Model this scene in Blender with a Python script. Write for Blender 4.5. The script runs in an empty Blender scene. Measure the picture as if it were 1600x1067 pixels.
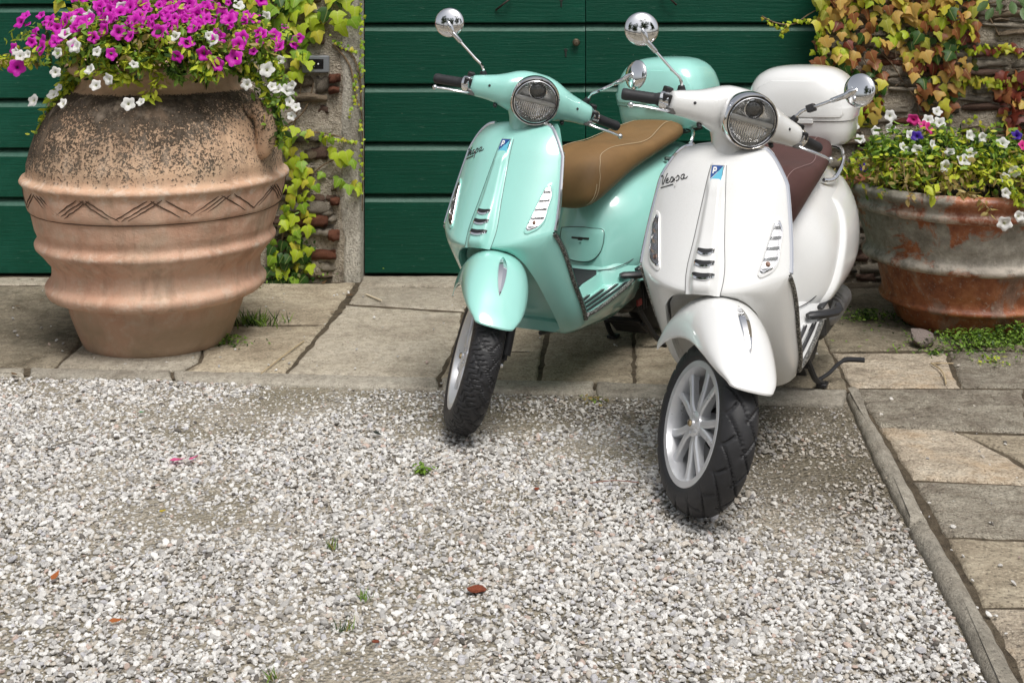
import bpy, bmesh, math, random
import numpy as np
from mathutils import Vector, Matrix, noise as mnoise

R = math.radians
rng = np.random.default_rng(7)
random.seed(7)
S = bpy.context.scene
COL = S.collection

# ------------------------------------------------------------------ camera
CAM_F, CAM_V0, CAM_H = 2000.0, -38.6, 1.4366      # focal length and horizon in pixels of a 1600 wide picture, height in metres
cam_d = bpy.data.cameras.new('camera')
cam = bpy.data.objects.new('camera', cam_d)
COL.objects.link(cam)
cam.location = (0, 0, CAM_H)
cam.rotation_euler = (R(90), 0, 0)
cam_d.sensor_width = 36.0
cam_d.lens = CAM_F / 1600 * 36.0
cam_d.shift_y = (CAM_V0 - 533.5) / 1600.0          # level camera with a risen-front shift: verticals stay upright as in the photo
cam_d.clip_start = 0.05
cam_d.clip_end = 500
S.camera = cam

# ------------------------------------------------------------------ daylight
SUN_EL, SUN_AZ = 62.0, 158.0     # degrees; azimuth clockwise from +Y (the wall side)
w = bpy.data.worlds.new('World'); S.world = w; w.use_nodes = True
nt = w.node_tree
bg = nt.nodes['Background']
sky = nt.nodes.new('ShaderNodeTexSky'); sky.sky_type = 'NISHITA'; sky.sun_disc = False
sky.sun_elevation = R(SUN_EL); sky.sun_rotation = R(SUN_AZ)
sky.air_density = 1.0; sky.dust_density = 4.0; sky.ozone_density = 1.0
hs = nt.nodes.new('ShaderNodeHueSaturation'); hs.inputs['Saturation'].default_value = 0.30      # thin cloud: the same sky, paler
nt.links.new(sky.outputs[0], hs.inputs['Color']); nt.links.new(hs.outputs[0], bg.inputs[0]); bg.inputs[1].default_value = 0.082
sun_d = bpy.data.lights.new('sun', 'SUN'); sun_d.energy = 1.5; sun_d.angle = R(26); sun_d.color = (1.0, 0.965, 0.92)
sun = bpy.data.objects.new('sun', sun_d); COL.objects.link(sun)
sd = Vector((math.sin(R(SUN_AZ)) * math.cos(R(SUN_EL)), math.cos(R(SUN_AZ)) * math.cos(R(SUN_EL)), math.sin(R(SUN_EL))))
sun.rotation_euler = (-sd).to_track_quat('-Z', 'Y').to_euler(); sun.location = sd * 30
S.view_settings.view_transform = 'Standard'; S.view_settings.look = 'None'
S.view_settings.exposure = 0.74; S.view_settings.gamma = 1.0
S.view_settings.use_curve_mapping = False
S.cycles.max_bounces = 8; S.cycles.transparent_max_bounces = 12
S.cycles.use_denoising = True
S.cycles.caustics_reflective = False; S.cycles.caustics_refractive = False

# ------------------------------------------------------------------ helpers
def ground(u, v, z=0.0):
    """pixel of the photograph -> point on the ground plane"""
    Y = CAM_F * (CAM_H - z) / (v - CAM_V0)
    return ((u - 800.0) / CAM_F * Y, Y)
def at(u, v, Y):
    """pixel -> point on the upright plane Y"""
    return ((u - 800.0) / CAM_F * Y, Y, CAM_H - (v - CAM_V0) / CAM_F * Y)

def empty(name, loc=(0, 0, 0), label=None, cat=None, group=None, kind=None, mat=None):
    o = bpy.data.objects.new(name, None); COL.objects.link(o)
    o.empty_display_size = 0.1
    if mat is not None: o.matrix_world = mat
    else: o.location = loc
    return tag(o, label, cat, group, kind)
def tag(o, label=None, cat=None, group=None, kind=None):
    if label: o['label'] = label
    if cat: o['category'] = cat
    if group: o['group'] = group
    if kind: o['kind'] = kind
    return o
def mesh(name, V, F, mats, idx=None, smooth=True, sharp=40):
    me = bpy.data.meshes.new(name)
    me.from_pydata([tuple(map(float, p)) for p in V], [], [tuple(int(i) for i in f) for f in F])
    for m in (mats if isinstance(mats, (list, tuple)) else [mats]): me.materials.append(m)
    if idx is not None: me.polygons.foreach_set('material_index', np.asarray(idx, dtype=np.int32))
    if smooth:
        me.polygons.foreach_set('use_smooth', np.ones(len(F), dtype=bool))
        if sharp: me.set_sharp_from_angle(angle=R(sharp))
    me.update()
    return me
def link(name, me, parent=None, loc=None, rot=None, scale=None):
    o = bpy.data.objects.new(name, me); COL.objects.link(o)
    if parent is not None: o.parent = parent
    if loc is not None: o.location = loc
    if rot is not None: o.rotation_euler = rot
    if scale is not None: o.scale = scale
    return o
class MB:
    """collects pieces of one part"""
    def __init__(s): s.V = []; s.F = []; s.M = []
    def add(s, V, F, m=0):
        n = len(s.V); s.V += [tuple(p) for p in V]; s.F += [tuple(i + n for i in f) for f in F]; s.M += [m] * len(F); return s
    def build(s, name, mats, parent=None, T=None, smooth=True, sharp=40):
        V = s.V
        if T is not None: V = [tuple(T @ Vector(p)) for p in V]
        return link(name, mesh(name, V, s.F, mats, s.M, smooth, sharp), parent)

def grid(P, cu=False, cv=False, flip=False):
    """P[m][n] of points -> verts, quads"""
    P = np.asarray(P, float); m, n = P.shape[:2]
    V = P.reshape(-1, 3); F = []
    for i in range(m if cu else m - 1):
        for j in range(n if cv else n - 1):
            a, b, c, d = i * n + j, i * n + (j + 1) % n, ((i + 1) % m) * n + (j + 1) % n, ((i + 1) % m) * n + j
            F.append((a, d, c, b) if flip else (a, b, c, d))
    return V, F
def capped(P, flip=False):
    """loft of closed rings with end caps"""
    V, F = grid(P, False, True, flip); m, n = np.asarray(P).shape[:2]
    a = tuple(range(n)); b = tuple(range((m - 1) * n, m * n))
    F = list(F); F.append(a if flip else a[::-1]); F.append(b[::-1] if flip else b)
    return V, F
def cr(pts, n):
    """Catmull-Rom through rows of numbers, n samples (chord parameter)"""
    P = np.asarray(pts, float)
    if P.ndim == 1: P = P[:, None]
    d = np.r_[0, np.cumsum(np.linalg.norm(np.diff(P, axis=0), axis=1))]; d /= d[-1]
    return np.stack([pchip(d, P[:, k], np.linspace(0, 1, n)) for k in range(P.shape[1])], 1)
def pchip(x, y, xs):
    x = np.asarray(x, float); y = np.asarray(y, float); xs = np.asarray(xs, float)
    h = np.diff(x); dl = np.diff(y) / h; m = np.zeros_like(y)
    if len(x) == 2: return y[0] + (xs - x[0]) * dl[0]
    for i in range(1, len(x) - 1):
        m[i] = (h[i] * dl[i - 1] + h[i - 1] * dl[i]) / (h[i] + h[i - 1])
    m[0] = 1.5 * dl[0] - .5 * m[1]; m[-1] = 1.5 * dl[-1] - .5 * m[-2]
    k = np.clip(np.searchsorted(x, xs) - 1, 0, len(h) - 1); t = (xs - x[k]) / h[k]
    return ((1 + 2 * t) * (1 - t) ** 2 * y[k] + t * (1 - t) ** 2 * h[k] * m[k] + t * t * (3 - 2 * t) * y[k + 1] + t * t * (t - 1) * h[k] * m[k + 1])
def tube(path, r, n=10, cap=True, flat=1.0):
    """round bar along a polyline; r a number or one per point"""
    P = np.asarray(path, float); m = len(P); r = np.broadcast_to(np.asarray(r, float), (m,))
    T = np.gradient(P, axis=0); T /= np.linalg.norm(T, axis=1)[:, None] + 1e-12
    ref = np.array([0, 0, 1.0]) if abs(T[0][2]) < .9 else np.array([1.0, 0, 0])
    rings = []; u = np.cross(T[0], ref); u /= np.linalg.norm(u)
    for i in range(m):
        u = u - T[i] * np.dot(u, T[i]); u /= np.linalg.norm(u); v = np.cross(T[i], u)
        rings.append([P[i] + r[i] * (math.cos(a) * u + flat * math.sin(a) * v) for a in np.linspace(0, 2 * math.pi, n, endpoint=False)])
    return capped(rings) if cap else grid(rings, False, True)
def lathe(prof, n=48, M=None, closed=False, a0=0.0, a1=2 * math.pi):
    """prof = [(r, h)], turned about Z, then moved by M"""
    full = abs(a1 - a0 - 2 * math.pi) < 1e-6
    A = np.linspace(a0, a1, n, endpoint=not full)
    P = [[(r * math.cos(a), r * math.sin(a), h) for a in A] for r, h in prof]
    if closed: P.append(P[0])
    V, F = grid(P, False, full)
    if M is not None: V = [tuple(M @ Vector(p)) for p in V]
    return V, F
def frame(o, z, x=None):
    """matrix with origin o and Z axis along z"""
    z = Vector(z).normalized(); x = Vector(x) if x is not None else (Vector((0, 0, 1)) if abs(z.z) < .9 else Vector((1, 0, 0)))
    x = (x - z * x.dot(z)).normalized(); y = z.cross(x)
    return Matrix(((x.x, y.x, z.x, o[0]), (x.y, y.y, z.y, o[1]), (x.z, y.z, z.z, o[2]), (0, 0, 0, 1)))
def rbox(sx, sy, sz, b=0.004, M=None):
    """box with chamfered edges (half sizes)"""
    V = []; 
    for (a, c, h) in ((sx - b, sy - b, -sz), (sx, sy, -sz + b), (sx, sy, sz - b), (sx - b, sy - b, sz)):
        q = b if a == sx else b * .6
        V += [(a - q, -c, h), (a, -c + q, h), (a, c - q, h), (a - q, c, h), (-a + q, c, h), (-a, c - q, h), (-a, -c + q, h), (-a + q, -c, h)]
    V, F = capped(np.array(V).reshape(4, 8, 3))
    if M is not None: V = [tuple(M @ Vector(p)) for p in V]
    return V, F

# ------------------------------------------------------------------ materials
def node_mat(name):
    m = bpy.data.materials.new(name); m.use_nodes = True
    t = m.node_tree; return m, t, t.nodes['Principled BSDF']
def setp(b, **k):
    for a, v in k.items():
        b.inputs[a.replace('_', ' ')].default_value = (*v, 1) if isinstance(v, tuple) and len(v) == 3 else v
def N(t, typ, **k):
    n = t.nodes.new(typ)
    for a, v in k.items():
        if a in n.bl_rna.properties: setattr(n, a, v)
    return n
def noise_n(t, scale, detail=4, rough=.55, vec=None, dist=0.0):
    n = N(t, 'ShaderNodeTexNoise'); n.inputs['Scale'].default_value = scale; n.inputs['Detail'].default_value = detail
    n.inputs['Roughness'].default_value = rough; n.inputs['Distortion'].default_value = dist
    if vec is not None: t.links.new(vec, n.inputs['Vector'])
    return n.outputs[0]
def ramp(t, fac, stops, interp='LINEAR'):
    r = N(t, 'ShaderNodeValToRGB'); e = r.color_ramp.elements; r.color_ramp.interpolation = interp
    while len(e) < len(stops): e.new(.5)
    for i, (p, c) in enumerate(stops):
        e[i].position = p; e[i].color = (*c, 1) if not isinstance(c, (int, float)) else (c, c, c, 1)
    t.links.new(fac, r.inputs[0]); return r.outputs[0]
def mix(t, fac, a, b, mode='MIX'):
    n = N(t, 'ShaderNodeMix', data_type='RGBA', blend_type=mode)
    for s, v in ((n.inputs[0], fac), (n.inputs[6], a), (n.inputs[7], b)):
        if hasattr(v, 'links') or isinstance(v, bpy.types.NodeSocket): t.links.new(v, s)
        else: s.default_value = (*v, 1) if isinstance(v, tuple) else v
    return n.outputs[2]
def mathn(t, op, a, b=None, clamp=False):
    n = N(t, 'ShaderNodeMath', operation=op, use_clamp=clamp)
    for s, v in zip(n.inputs, (a, b)):
        if v is None: continue
        if isinstance(v, bpy.types.NodeSocket): t.links.new(v, s)
        else: s.default_value = v
    return n.outputs[0]
def bump(t, b, h, strength=.3, dist=.01, normal=None):
    n = N(t, 'ShaderNodeBump'); n.inputs['Strength'].default_value = strength; n.inputs['Distance'].default_value = dist
    t.links.new(h, n.inputs['Height'])
    if normal is not None: t.links.new(normal, n.inputs['Normal'])
    t.links.new(n.outputs[0], b.inputs['Normal']); return n.outputs[0]
def objco(t, scale=None):
    tc = N(t, 'ShaderNodeTexCoord')
    if scale is None: return tc.outputs['Object']
    mp = N(t, 'ShaderNodeMapping'); mp.inputs['Scale'].default_value = scale
    t.links.new(tc.outputs['Object'], mp.inputs['Vector']); return mp.outputs[0]
def sep(t, vec):
    n = N(t, 'ShaderNodeSeparateXYZ'); t.links.new(vec, n.inputs[0]); return n.outputs

def plain(name, col, rough=.5, metal=0.0, coat=0.0, var=0.0, vscale=20, bumps=0.0, bscale=120, spec=.5):
    m, t, b = node_mat(name)
    setp(b, Base_Color=col, Roughness=rough, Metallic=metal, Coat_Weight=coat, Coat_Roughness=.04)
    b.inputs['Specular IOR Level'].default_value = spec
    co = objco(t)
    if var:
        n = noise_n(t, vscale, 5, .6, co)
        t.links.new(ramp(t, n, [(.3, tuple(c * (1 - var) for c in col)), (.7, tuple(min(1, c * (1 + var)) for c in col))]), b.inputs['Base Color'])
        t.links.new(ramp(t, n, [(.3, max(.02, rough - .08)), (.7, min(1, rough + .08))]), b.inputs['Roughness'])
    if bumps: bump(t, b, noise_n(t, bscale, 4, .6, co), bumps, .004)
    return m
def paint_mat(name, col):
    m, t, b = node_mat(name); co = objco(t)
    setp(b, Roughness=.28, Coat_Weight=1.0, Coat_Roughness=.02)
    n = noise_n(t, 3.0, 3, .5, co)
    dust = noise_n(t, 220, 3, .7, co)
    c = ramp(t, n, [(.3, tuple(x * .985 for x in col)), (.7, tuple(min(1, x * 1.015) for x in col))])
    low = mathn(t, 'MULTIPLY', ramp(t, dust, [(.5, 0.0), (.72, 1.0)]), ramp(t, noise_n(t, 4, 4, .6, co), [(.4, .03), (.75, .16)]))
    t.links.new(mix(t, low, c, (.36, .31, .25)), b.inputs['Base Color'])
    t.links.new(ramp(t, noise_n(t, 14, 4, .6, co), [(.35, .012), (.8, .06)]), b.inputs['Coat Roughness'])
    return m
MINT = paint_mat('mint_paint', (.32, .665, .595))
WHITE = paint_mat('white_paint', (.75, .755, .745))
CHROME = plain('chrome', (.86, .86, .87), .05, 1.0)
DULL_CHROME = plain('brushed_aluminium', (.72, .73, .74), .22, 1.0, var=.05, vscale=60)
ALLOY = plain('silver_alloy_paint', (.74, .75, .77), .34, .45, coat=.3, var=.03)
BLACK = plain('black_plastic', (.018, .018, .02), .42, var=.1, bumps=.06, bscale=500)
RUBBER = plain('tyre_rubber', (.020, .020, .022), .55, var=.25, vscale=40, bumps=.15, bscale=300)
GRIP = plain('grip_rubber', (.022, .022, .025), .55, bumps=.2, bscale=600)
DARK = plain('dark_engine_metal', (.045, .043, .04), .5, .5, var=.3, vscale=30)
GREY_METAL = plain('grey_cast_metal', (.20, .20, .20), .45, .7, var=.25, vscale=30)
def edge_metal():
    m, t, b = node_mat('ribbed_trim'); co = objco(t)
    setp(b, Metallic=.6, Roughness=.4)
    v = N(t, 'ShaderNodeTexVoronoi'); v.inputs['Scale'].default_value = 160; t.links.new(co, v.inputs['Vector'])
    t.links.new(ramp(t, v.outputs['Distance'], [(.2, (.42, .41, .38)), (.6, (.10, .10, .095))]), b.inputs['Base Color'])
    return m
TRIM = edge_metal()
def leather(name, col):
    m, t, b = node_mat(name); co = objco(t)
    n = noise_n(t, 9, 5, .6, co)
    t.links.new(ramp(t, n, [(.3, tuple(c * .86 for c in col)), (.7, tuple(c * 1.12 for c in col))]), b.inputs['Base Color'])
    setp(b, Roughness=.62); b.inputs['Specular IOR Level'].default_value = .3
    v = N(t, 'ShaderNodeTexVoronoi'); v.inputs['Scale'].default_value = 420; t.links.new(co, v.inputs['Vector'])
    bump(t, b, v.outputs['Distance'], .18, .002); return m
TAN = leather('tan_leather', (.205, .118, .048))
MAROON = leather('maroon_leather', (.075, .034, .030))
THREAD = plain('cream_thread', (.52, .42, .28), .8)
THREAD2 = plain('mauve_thread', (.30, .20, .19), .8)
def clear_mat(name, tint=(1, 1, 1), rough=.02):
    m, t, b = node_mat(name)
    tr = N(t, 'ShaderNodeBsdfTransparent'); tr.inputs[0].default_value = (*tint, 1)
    gl = N(t, 'ShaderNodeBsdfGlossy'); gl.inputs['Roughness'].default_value = rough
    fr = N(t, 'ShaderNodeLayerWeight'); fr.inputs['Blend'].default_value = .22
    mx = N(t, 'ShaderNodeMixShader'); t.links.new(fr.outputs[0], mx.inputs[0]); t.links.new(tr.outputs[0], mx.inputs[1]); t.links.new(gl.outputs[0], mx.inputs[2])
    t.links.new(mx.outputs[0], t.nodes['Material Output'].inputs[0]); return m
LENS = clear_mat('clear_lens')
SIGNAL = plain('signal_reflector', (.66, .66, .67), .22, .80, coat=.2)
REFLECTOR = plain('lamp_reflector', (.70, .70, .70), .20, .65)
LAMP_DARK = plain('lamp_interior', (.90, .90, .89), .20, .85)
MIRROR = plain('mirror_glass', (.9, .9, .9), .01, 1.0)
BADGE_BLUE = plain('badge_blue', (.010, .070, .27), .45)
BADGE_CYAN = plain('badge_cyan', (.12, .47, .64), .45)
BADGE_WHITE = plain('badge_white', (.8, .8, .8), .3)
RED = plain('red_plastic', (.25, .03, .03), .4)


# ------------------------------------------------------------------ the scooters (local frame: x forward from the front axle, y to the rider's left, z up)
RAKE = R(26.5)
def steer_matrix(s):
    o = Vector((-.03, 0, .225)); a = Vector((-math.sin(RAKE), 0, math.cos(RAKE)))
    return Matrix.Translation(o) @ Matrix.Rotation(s, 4, a) @ Matrix.Translation(-o)
_xc = np.array([(.54, -.052), (.60, -.088), (.67, -.130), (.74, -.173), (.80, -.210), (.865, -.253), (.90, -.283), (.925, -.312), (.95, -.350)])
def sh_xc(z): return pchip(_xc[:, 0], _xc[:, 1], z)
def sh_F(y, z): return sh_xc(z) - .074 * (np.abs(y) / .19) ** 2.3
def sh_W(z): return pchip([.55, .605, .66, .72, .80, .86, .95], [.205, .212, .209, .202, .190, .180, .165], z)
def sh_top(u): u = np.abs(u); return .938 - .022 * u ** 2 - .075 * np.clip((u - .62) / .38, 0, 1) ** 2.6
def sh_cr(u): u = np.abs(u); return .565 + .040 * u ** 1.8
def sh_on(y, z, off=0.0):
    """point on the shield front, lifted by off along its normal"""
    e = 1e-3; n = np.array([1.0, -(sh_F(y + e, z) - sh_F(y - e, z)) / (2 * e), -(sh_F(y, z + e) - sh_F(y, z - e)) / (2 * e)]).reshape(3)
    n /= np.linalg.norm(n); return np.array([float(sh_F(y, z)), y, z]) + n * off
def smooth01(x): x = np.clip(x, 0, 1); return x * x * (3 - 2 * x)

def shield_patch(mb, outline, rings, m=0):
    """outline [(y,z)] filled by rings [(scale, lift)] toward its centre, on the shield"""
    O = np.array(outline); c = O.mean(0); n = len(O)
    P = [[sh_on(*(c + (p - c) * s), h) for p in O] for s, h in rings]
    mb.add(*grid(P, False, True), m)
    return c, P

def tyre_mesh(pattern, n_th=640, n_s=44):
    Ro, Rb, hw = .2290, .160, .0515
    S_ = np.linspace(-1, 1, n_s); P = []
    ang = S_ * R(118)
    for k in range(n_th):
        th = 2 * math.pi * k / n_th; row = []
        for s, a in zip(S_, ang):
            y = hw * math.copysign(abs(math.sin(a)) ** .92, a) if abs(a) < R(90) else hw * math.copysign(1 - .18 * ((abs(a) - R(90)) / R(28)) ** 2, a)
            r = Ro - .048 + .048 * math.copysign(abs(math.cos(a)) ** .85, 1) if abs(a) < R(90) else Ro - .048 - .021 * (abs(a) - R(90)) / R(28)
            t = y / hw; d = 0.0
            if abs(s) < .78:
                if pattern == 0:     # flowing, wavy sipes
                    q = k / n_th * 54 + 2.4 * abs(t) + .35 * math.sin(t * 7 + k / n_th * 2 * math.pi * 23) + (.5 if t > 0 else 0)
                    fr = abs((q % 1) - .5) * 2; d = max(0.0, 1 - fr / .26)
                    q2 = k / n_th * 23 - 1.3 * abs(t); d = max(d, max(0.0, 1 - abs((q2 % 1) - .5) * 2 / .14) * (1 if .2 < abs(t) < .8 else 0))
                else:                # wide slanting blocks
                    q = k / n_th * 17 + 1.05 * t * (1 if (k / n_th * 17) % 2 < 3 else 1); fr = abs((q % 1) - .5) * 2; d = max(0.0, 1 - fr / .15)
                    q = k / n_th * 17 - .85 * t + .3; fr = abs((q % 1) - .5) * 2
                    if t > .05 or t < -.45: d = max(d, max(0.0, 1 - fr / .15))
                d = min(1.0, d * 2.2) * (.0042 if pattern == 0 else .0055)
            r -= d * (1 if abs(s) < .7 else (.78 - abs(s)) / .08)
            row.append((r * math.cos(th), y, r * math.sin(th)))
        P.append(row)
    V, F = grid(P, True, False)
    return V, F
def wheel(parent, centre, T, pattern, name='front_wheel', detailed=True):
    M = Matrix.Translation(centre)
    TT = (T @ M) if T is not None else M
    V, F = tyre_mesh(pattern, 640 if detailed else 96, 44 if detailed else 16)
    w_ = MB(); Ry = Matrix.Rotation(R(90), 4, 'X')         # lathe Z -> -Y
    w_.add(*lathe([(.148, .046), (.163, .047), (.1665, .044), (.1665, .040), (.160, .036), (.152, .030), (.147, .012), (.146, -.02), (.152, -.034), (.1665, -.042), (.163, -.046), (.150, -.044), (.140, -.02), (.139, .012), (.143, .034), (.148, .046)], 72, Ry))
    root = w_.build(name, [ALLOY], parent, TT)
    t_ = MB().add(V, F); t_.build('tyre', [RUBBER], root, TT, sharp=50)
    for i in range(5):
        for sgn in (-1, 1):
            a = 2 * math.pi * i / 5 + R(12) + sgn * R(9); b = 2 * math.pi * i / 5 + R(12) + sgn * R(15)
            P = []
            for q, (r, hw_, y0_, y1_) in enumerate([(.028, .011, -.034, .0), (.055, .0105, -.037, -.012), (.09, .0100, -.034, -.014), (.125, .0100, -.032, -.012), (.1455, .0125, -.032, -.006)]):
                an = a + (b - a) * (r - .028) / .118 ; c, s = math.cos(an), math.sin(an)
                ring = []
                for (p, yy) in ((-hw_, y1_), (-hw_, y0_ + .004), (-hw_ * .6, y0_), (hw_ * .6, y0_), (hw_, y0_ + .004), (hw_, y1_)):
                    ring.append((r * c - p * s, yy, r * s + p * c))
                P.append(ring)
            MB().add(*capped(P)).build('spoke', [ALLOY], root, TT, sharp=35)
    gap_disc = MB(); gap_disc.add(*lathe([(.0, -.030), (.136, -.032), (.136, -.036), (.0, -.036)], 40, Ry)); gap_disc.build('shade_disc', [DARK], root, TT)  # added dark disc standing in for shadow and brake parts behind the spokes
    h = MB()
    h.add(*lathe([(.0, .046), (.010, .046), (.012, .043), (.013, .040), (.024, .039), (.033, .036), (.036, .030), (.038, -.02), (.0, -.02)], 32, Ry))
    for i in range(5):
        a = 2 * math.pi * i / 5 + R(48); h.add(*lathe([(.0, .042), (.0045, .042), (.005, .034)], 8, Matrix.Translation((.026 * math.cos(a), 0, .026 * math.sin(a))) @ Ry))
    h.build('hub', [ALLOY], root, TT)
    n = MB(); n.add(*lathe([(.0, .052), (.0075, .052), (.009, .050), (.009, .044)], 6, Ry)); n.build('axle_nut', [plain('brass_axle_nut', (.42, .33, .2), .35, .9)], root, TT)
    d = MB(); d.add(*lathe([(.055, -.024), (.100, -.024), (.100, -.028), (.055, -.028), (.055, -.024)], 48, Ry)); d.build('brake_disc', [GREY_METAL], root, TT)
    return root

SCRIPT = [  # pen strokes of the flowing nameplate, one letter per stroke, unit height
    [(.10, .95), (.02, .80), (.12, .98), (.20, .85), (.18, .3), (.22, 0), (.42, .55), (.60, 1.05)],
    [(.50, .28), (.70, .36), (.66, .55), (.54, .45), (.54, .12), (.72, .08), (.90, .34)],
    [(.90, .34), (1.0, .58), (1.12, .48), (1.06, .15), (.92, .04), (1.12, .10), (1.26, .36)],
    [(1.36, .62), (1.26, -.55), (1.33, .30), (1.50, .60), (1.62, .36), (1.48, .06), (1.31, .10)],
    [(2.02, .54), (1.86, .56), (1.76, .26), (1.88, .06), (2.03, .50), (2.03, .12), (2.14, .08), (2.26, .25)],
    [(.04, -.30), (.4, -.27), (.8, -.24), (1.12, -.22)],
]

def build_scooter(colour, seat_mat, thread, pose, st, pattern, label, cname):
    X, Y, psi, phi = pose
    fwd = Vector((-math.sin(psi), -math.cos(psi), 0)); lft = Vector((math.cos(psi), -math.sin(psi), 0)); up = Vector((0, 0, 1))
    l2 = lft * math.cos(phi) - up * math.sin(phi); u2 = lft * math.sin(phi) + up * math.cos(phi)
    MW = Matrix(((fwd.x, l2.x, u2.x, X), (fwd.y, l2.y, u2.y, Y), (fwd.z, l2.z, u2.z, 0), (0, 0, 0, 1)))
    root = empty('motor_scooter', mat=MW, label=label, cat='scooter', group='scooters parked side by side')
    T = steer_matrix(st)
    # ---- leg shield
    mb = MB()
    U = np.linspace(-1, 1, 61); Vv = np.linspace(0, 1, 34)
    up_ = []
    for v in Vv:
        row = []
        for u in U:
            z = sh_top(u) * (1 - v) + sh_cr(u) * v; y = u * float(sh_W(z)); row.append((float(sh_F(y, z)), y, float(z)))
        e0, e1 = row[0], row[-1]
        row = [(e0[0] - .020, e0[1] + .004, e0[2]), (e0[0] - .006, e0[1] - .003, e0[2])] + row + [(e1[0] - .006, e1[1] + .003, e1[2]), (e1[0] - .020, e1[1] - .004, e1[2])]
        up_.append(row)
    t0 = [(p[0] - .022, p[1] * .985, p[2] - .004) for p in up_[0]]; t1 = [(p[0] - .008, p[1], p[2] + .004) for p in up_[0]]
    mb.add(*grid([t0, t1] + up_, flip=True))
    crease = up_[-1][2:-2]
    half = [crease[i] for i in range(30, 61)]
    O2 = cr([half[-1], (-.240, .2125, .535), (-.312, .204, .420), (-.404, .188, .296), (-.44, .172, .252)], 19)
    I1 = cr([(-.088, 0, .556), (-.095, .06, .552), (-.115, .10, .540), (-.143, .130, .505)], 31)
    I2 = cr([(-.143, .130, .505), (-.185, .140, .450), (-.255, .142, .360), (-.330, .132, .275), (-.385, .110, .228)], 19)
    for sg in (1, -1):
        B = np.vstack([np.array(half), O2[1:]]); A = np.vstack([I1, I2[1:]])
        rows = []
        for q in np.linspace(0, 1, 9):
            p = B * (1 - q) + A * q
            bl = .016 * math.sin(math.pi * q) * np.linspace(.25, 1.0, len(p))
            p = p + np.stack([bl * .8, bl * .7, -bl * .0], 1); rows.append(p * np.array([1, sg, 1]))
        for dx, dy, dz in ((-.006, -.003, .002), (-.020, .001, .006), (-.07, .004, .012), (-.20, -.01, .02)):
            p = A + np.array([dx, 0, 0]); p[:, 1] += dy * np.clip(A[:, 1] / .13, 0, 1); p[:, 2] += dz; rows.append(p * np.array([1, sg, 1]))
        mb.add(*grid(rows, flip=(sg > 0)))
    # rear face of the shield and the panel below it
    bk = []
    for v in Vv[::3]:
        row = []
        for u in np.linspace(-1, 1, 21):
            z = sh_top(u) * (1 - v) + .60 * v; y = u * float(sh_W(z)) * .985; row.append((float(sh_F(float(sh_W(z)), z)) - .022 - .03 * (1 - u * u), y, float(z)))
        bk.append(row)
    for p in O2[1:]:
        bk.append([(p[0] - .035 - .02 * (1 - u * u), u * p[1] * .98, p[2]) for u in np.linspace(-1, 1, 21)])
    mb.add(*grid(bk))
    shield = mb.build('leg_shield', [colour], root, sharp=55)
    bm = bmesh.new(); bm.from_mesh(shield.data); bmesh.ops.remove_doubles(bm, verts=bm.verts, dist=.0006); bm.to_mesh(shield.data); bm.free()
    shield.data.set_sharp_from_angle(angle=R(60))
    # wheel well lining behind the arch
    rows = []
    for p in np.vstack([I1[20:], I2[1:]]):
        rows.append([(p[0] - .050 - .10 * (1 - abs(k) ** 2.2) * smooth01((p[2] - .26) / .15), k * p[1] * 1.01, p[2] - .002) for k in np.linspace(-1, 1, 17)])
    MB().add(*grid(rows)).build('wheel_well', [colour], root, sharp=70)
    # spine cover with its seams
    Z = np.linspace(.893, .560, 50); sp = []; Sx = np.linspace(-1, 1, 25)
    def hw(z): return float(pchip([.555, .60, .70, .80, .87, .895], [.047, .053, .043, .032, .0245, .021], z))
    for i, z in enumerate(Z):
        k = smooth01((.895 - z) / .012) * (1 if z > .575 else smooth01((z - .553) / .022) * .8 + .2)
        row = []
        for s in Sx:
            lift = .0025 * smooth01((1 - abs(s)) / .10) + (.012 + .009 * smooth01((.72 - z) / .12)) * smooth01((.86 - abs(s)) / .50) * smooth01((.86 - z) / .05) + .004 * smooth01((1 - abs(s)) / .3) * smooth01((z - .80) / .04)
            row.append(sh_on(s * hw(z), z, lift * k + .0003))
        sp.append(row)
    low = [p - np.array([.012, 0, .004]) for p in sp[-1]]
    MB().add(*grid(sp + [low], flip=True)).build('spine_cover', [colour], shield, sharp=60)
    for sg in (-1, 1):
        MB().add(*tube([sh_on(sg * (hw(z) + .0006), z, .0002) for z in np.linspace(.888, .562, 30)], .0011, 5)).build('seam', [BLACK], shield)
    # vent slots
    for z0, hwid in ((.662, .0235), (.632, .0275), (.601, .0310)):
        a, b, c = [], [], []
        for s in np.linspace(-1, 1, 15):
            y = s * hwid; zz = z0 + .0055 * s * s; h = .0066 * (1 - .55 * abs(s) ** 3)
            L = .0042 + (.012 + .009 * smooth01((.72 - zz) / .12)) * smooth01((.86 - abs(y) / hw(zz)) / .50)
            a.append((y, zz + h, L)); b.append((y, zz - h, L)); c.append((y, zz - h - .0035, L))
        m_ = MB(); m_.add(*grid([[sh_on(y, z, l) for y, z, l in a], [sh_on(y, z, l + .0006) for y, z, l in b]], flip=True), 0)
        m_.add(*grid([[sh_on(y, z + .001, l + .0006) for y, z, l in b], [sh_on(y, z + .001, l + .004) for y, z, l in b], [sh_on(y, z, l + .003) for y, z, l in c], [sh_on(y, z - .001, l - .001) for y, z, l in c]], flip=True), 1)
        m_.build('vent_slot', [BLACK, CHROME], shield)
    # badge
    g = MB(); zc, bw, bh = .862, .0165, .0215
    q = lambda s, t, l: tuple(sh_on(s * bw, zc + t * bh, l))
    L = .0078
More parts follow.
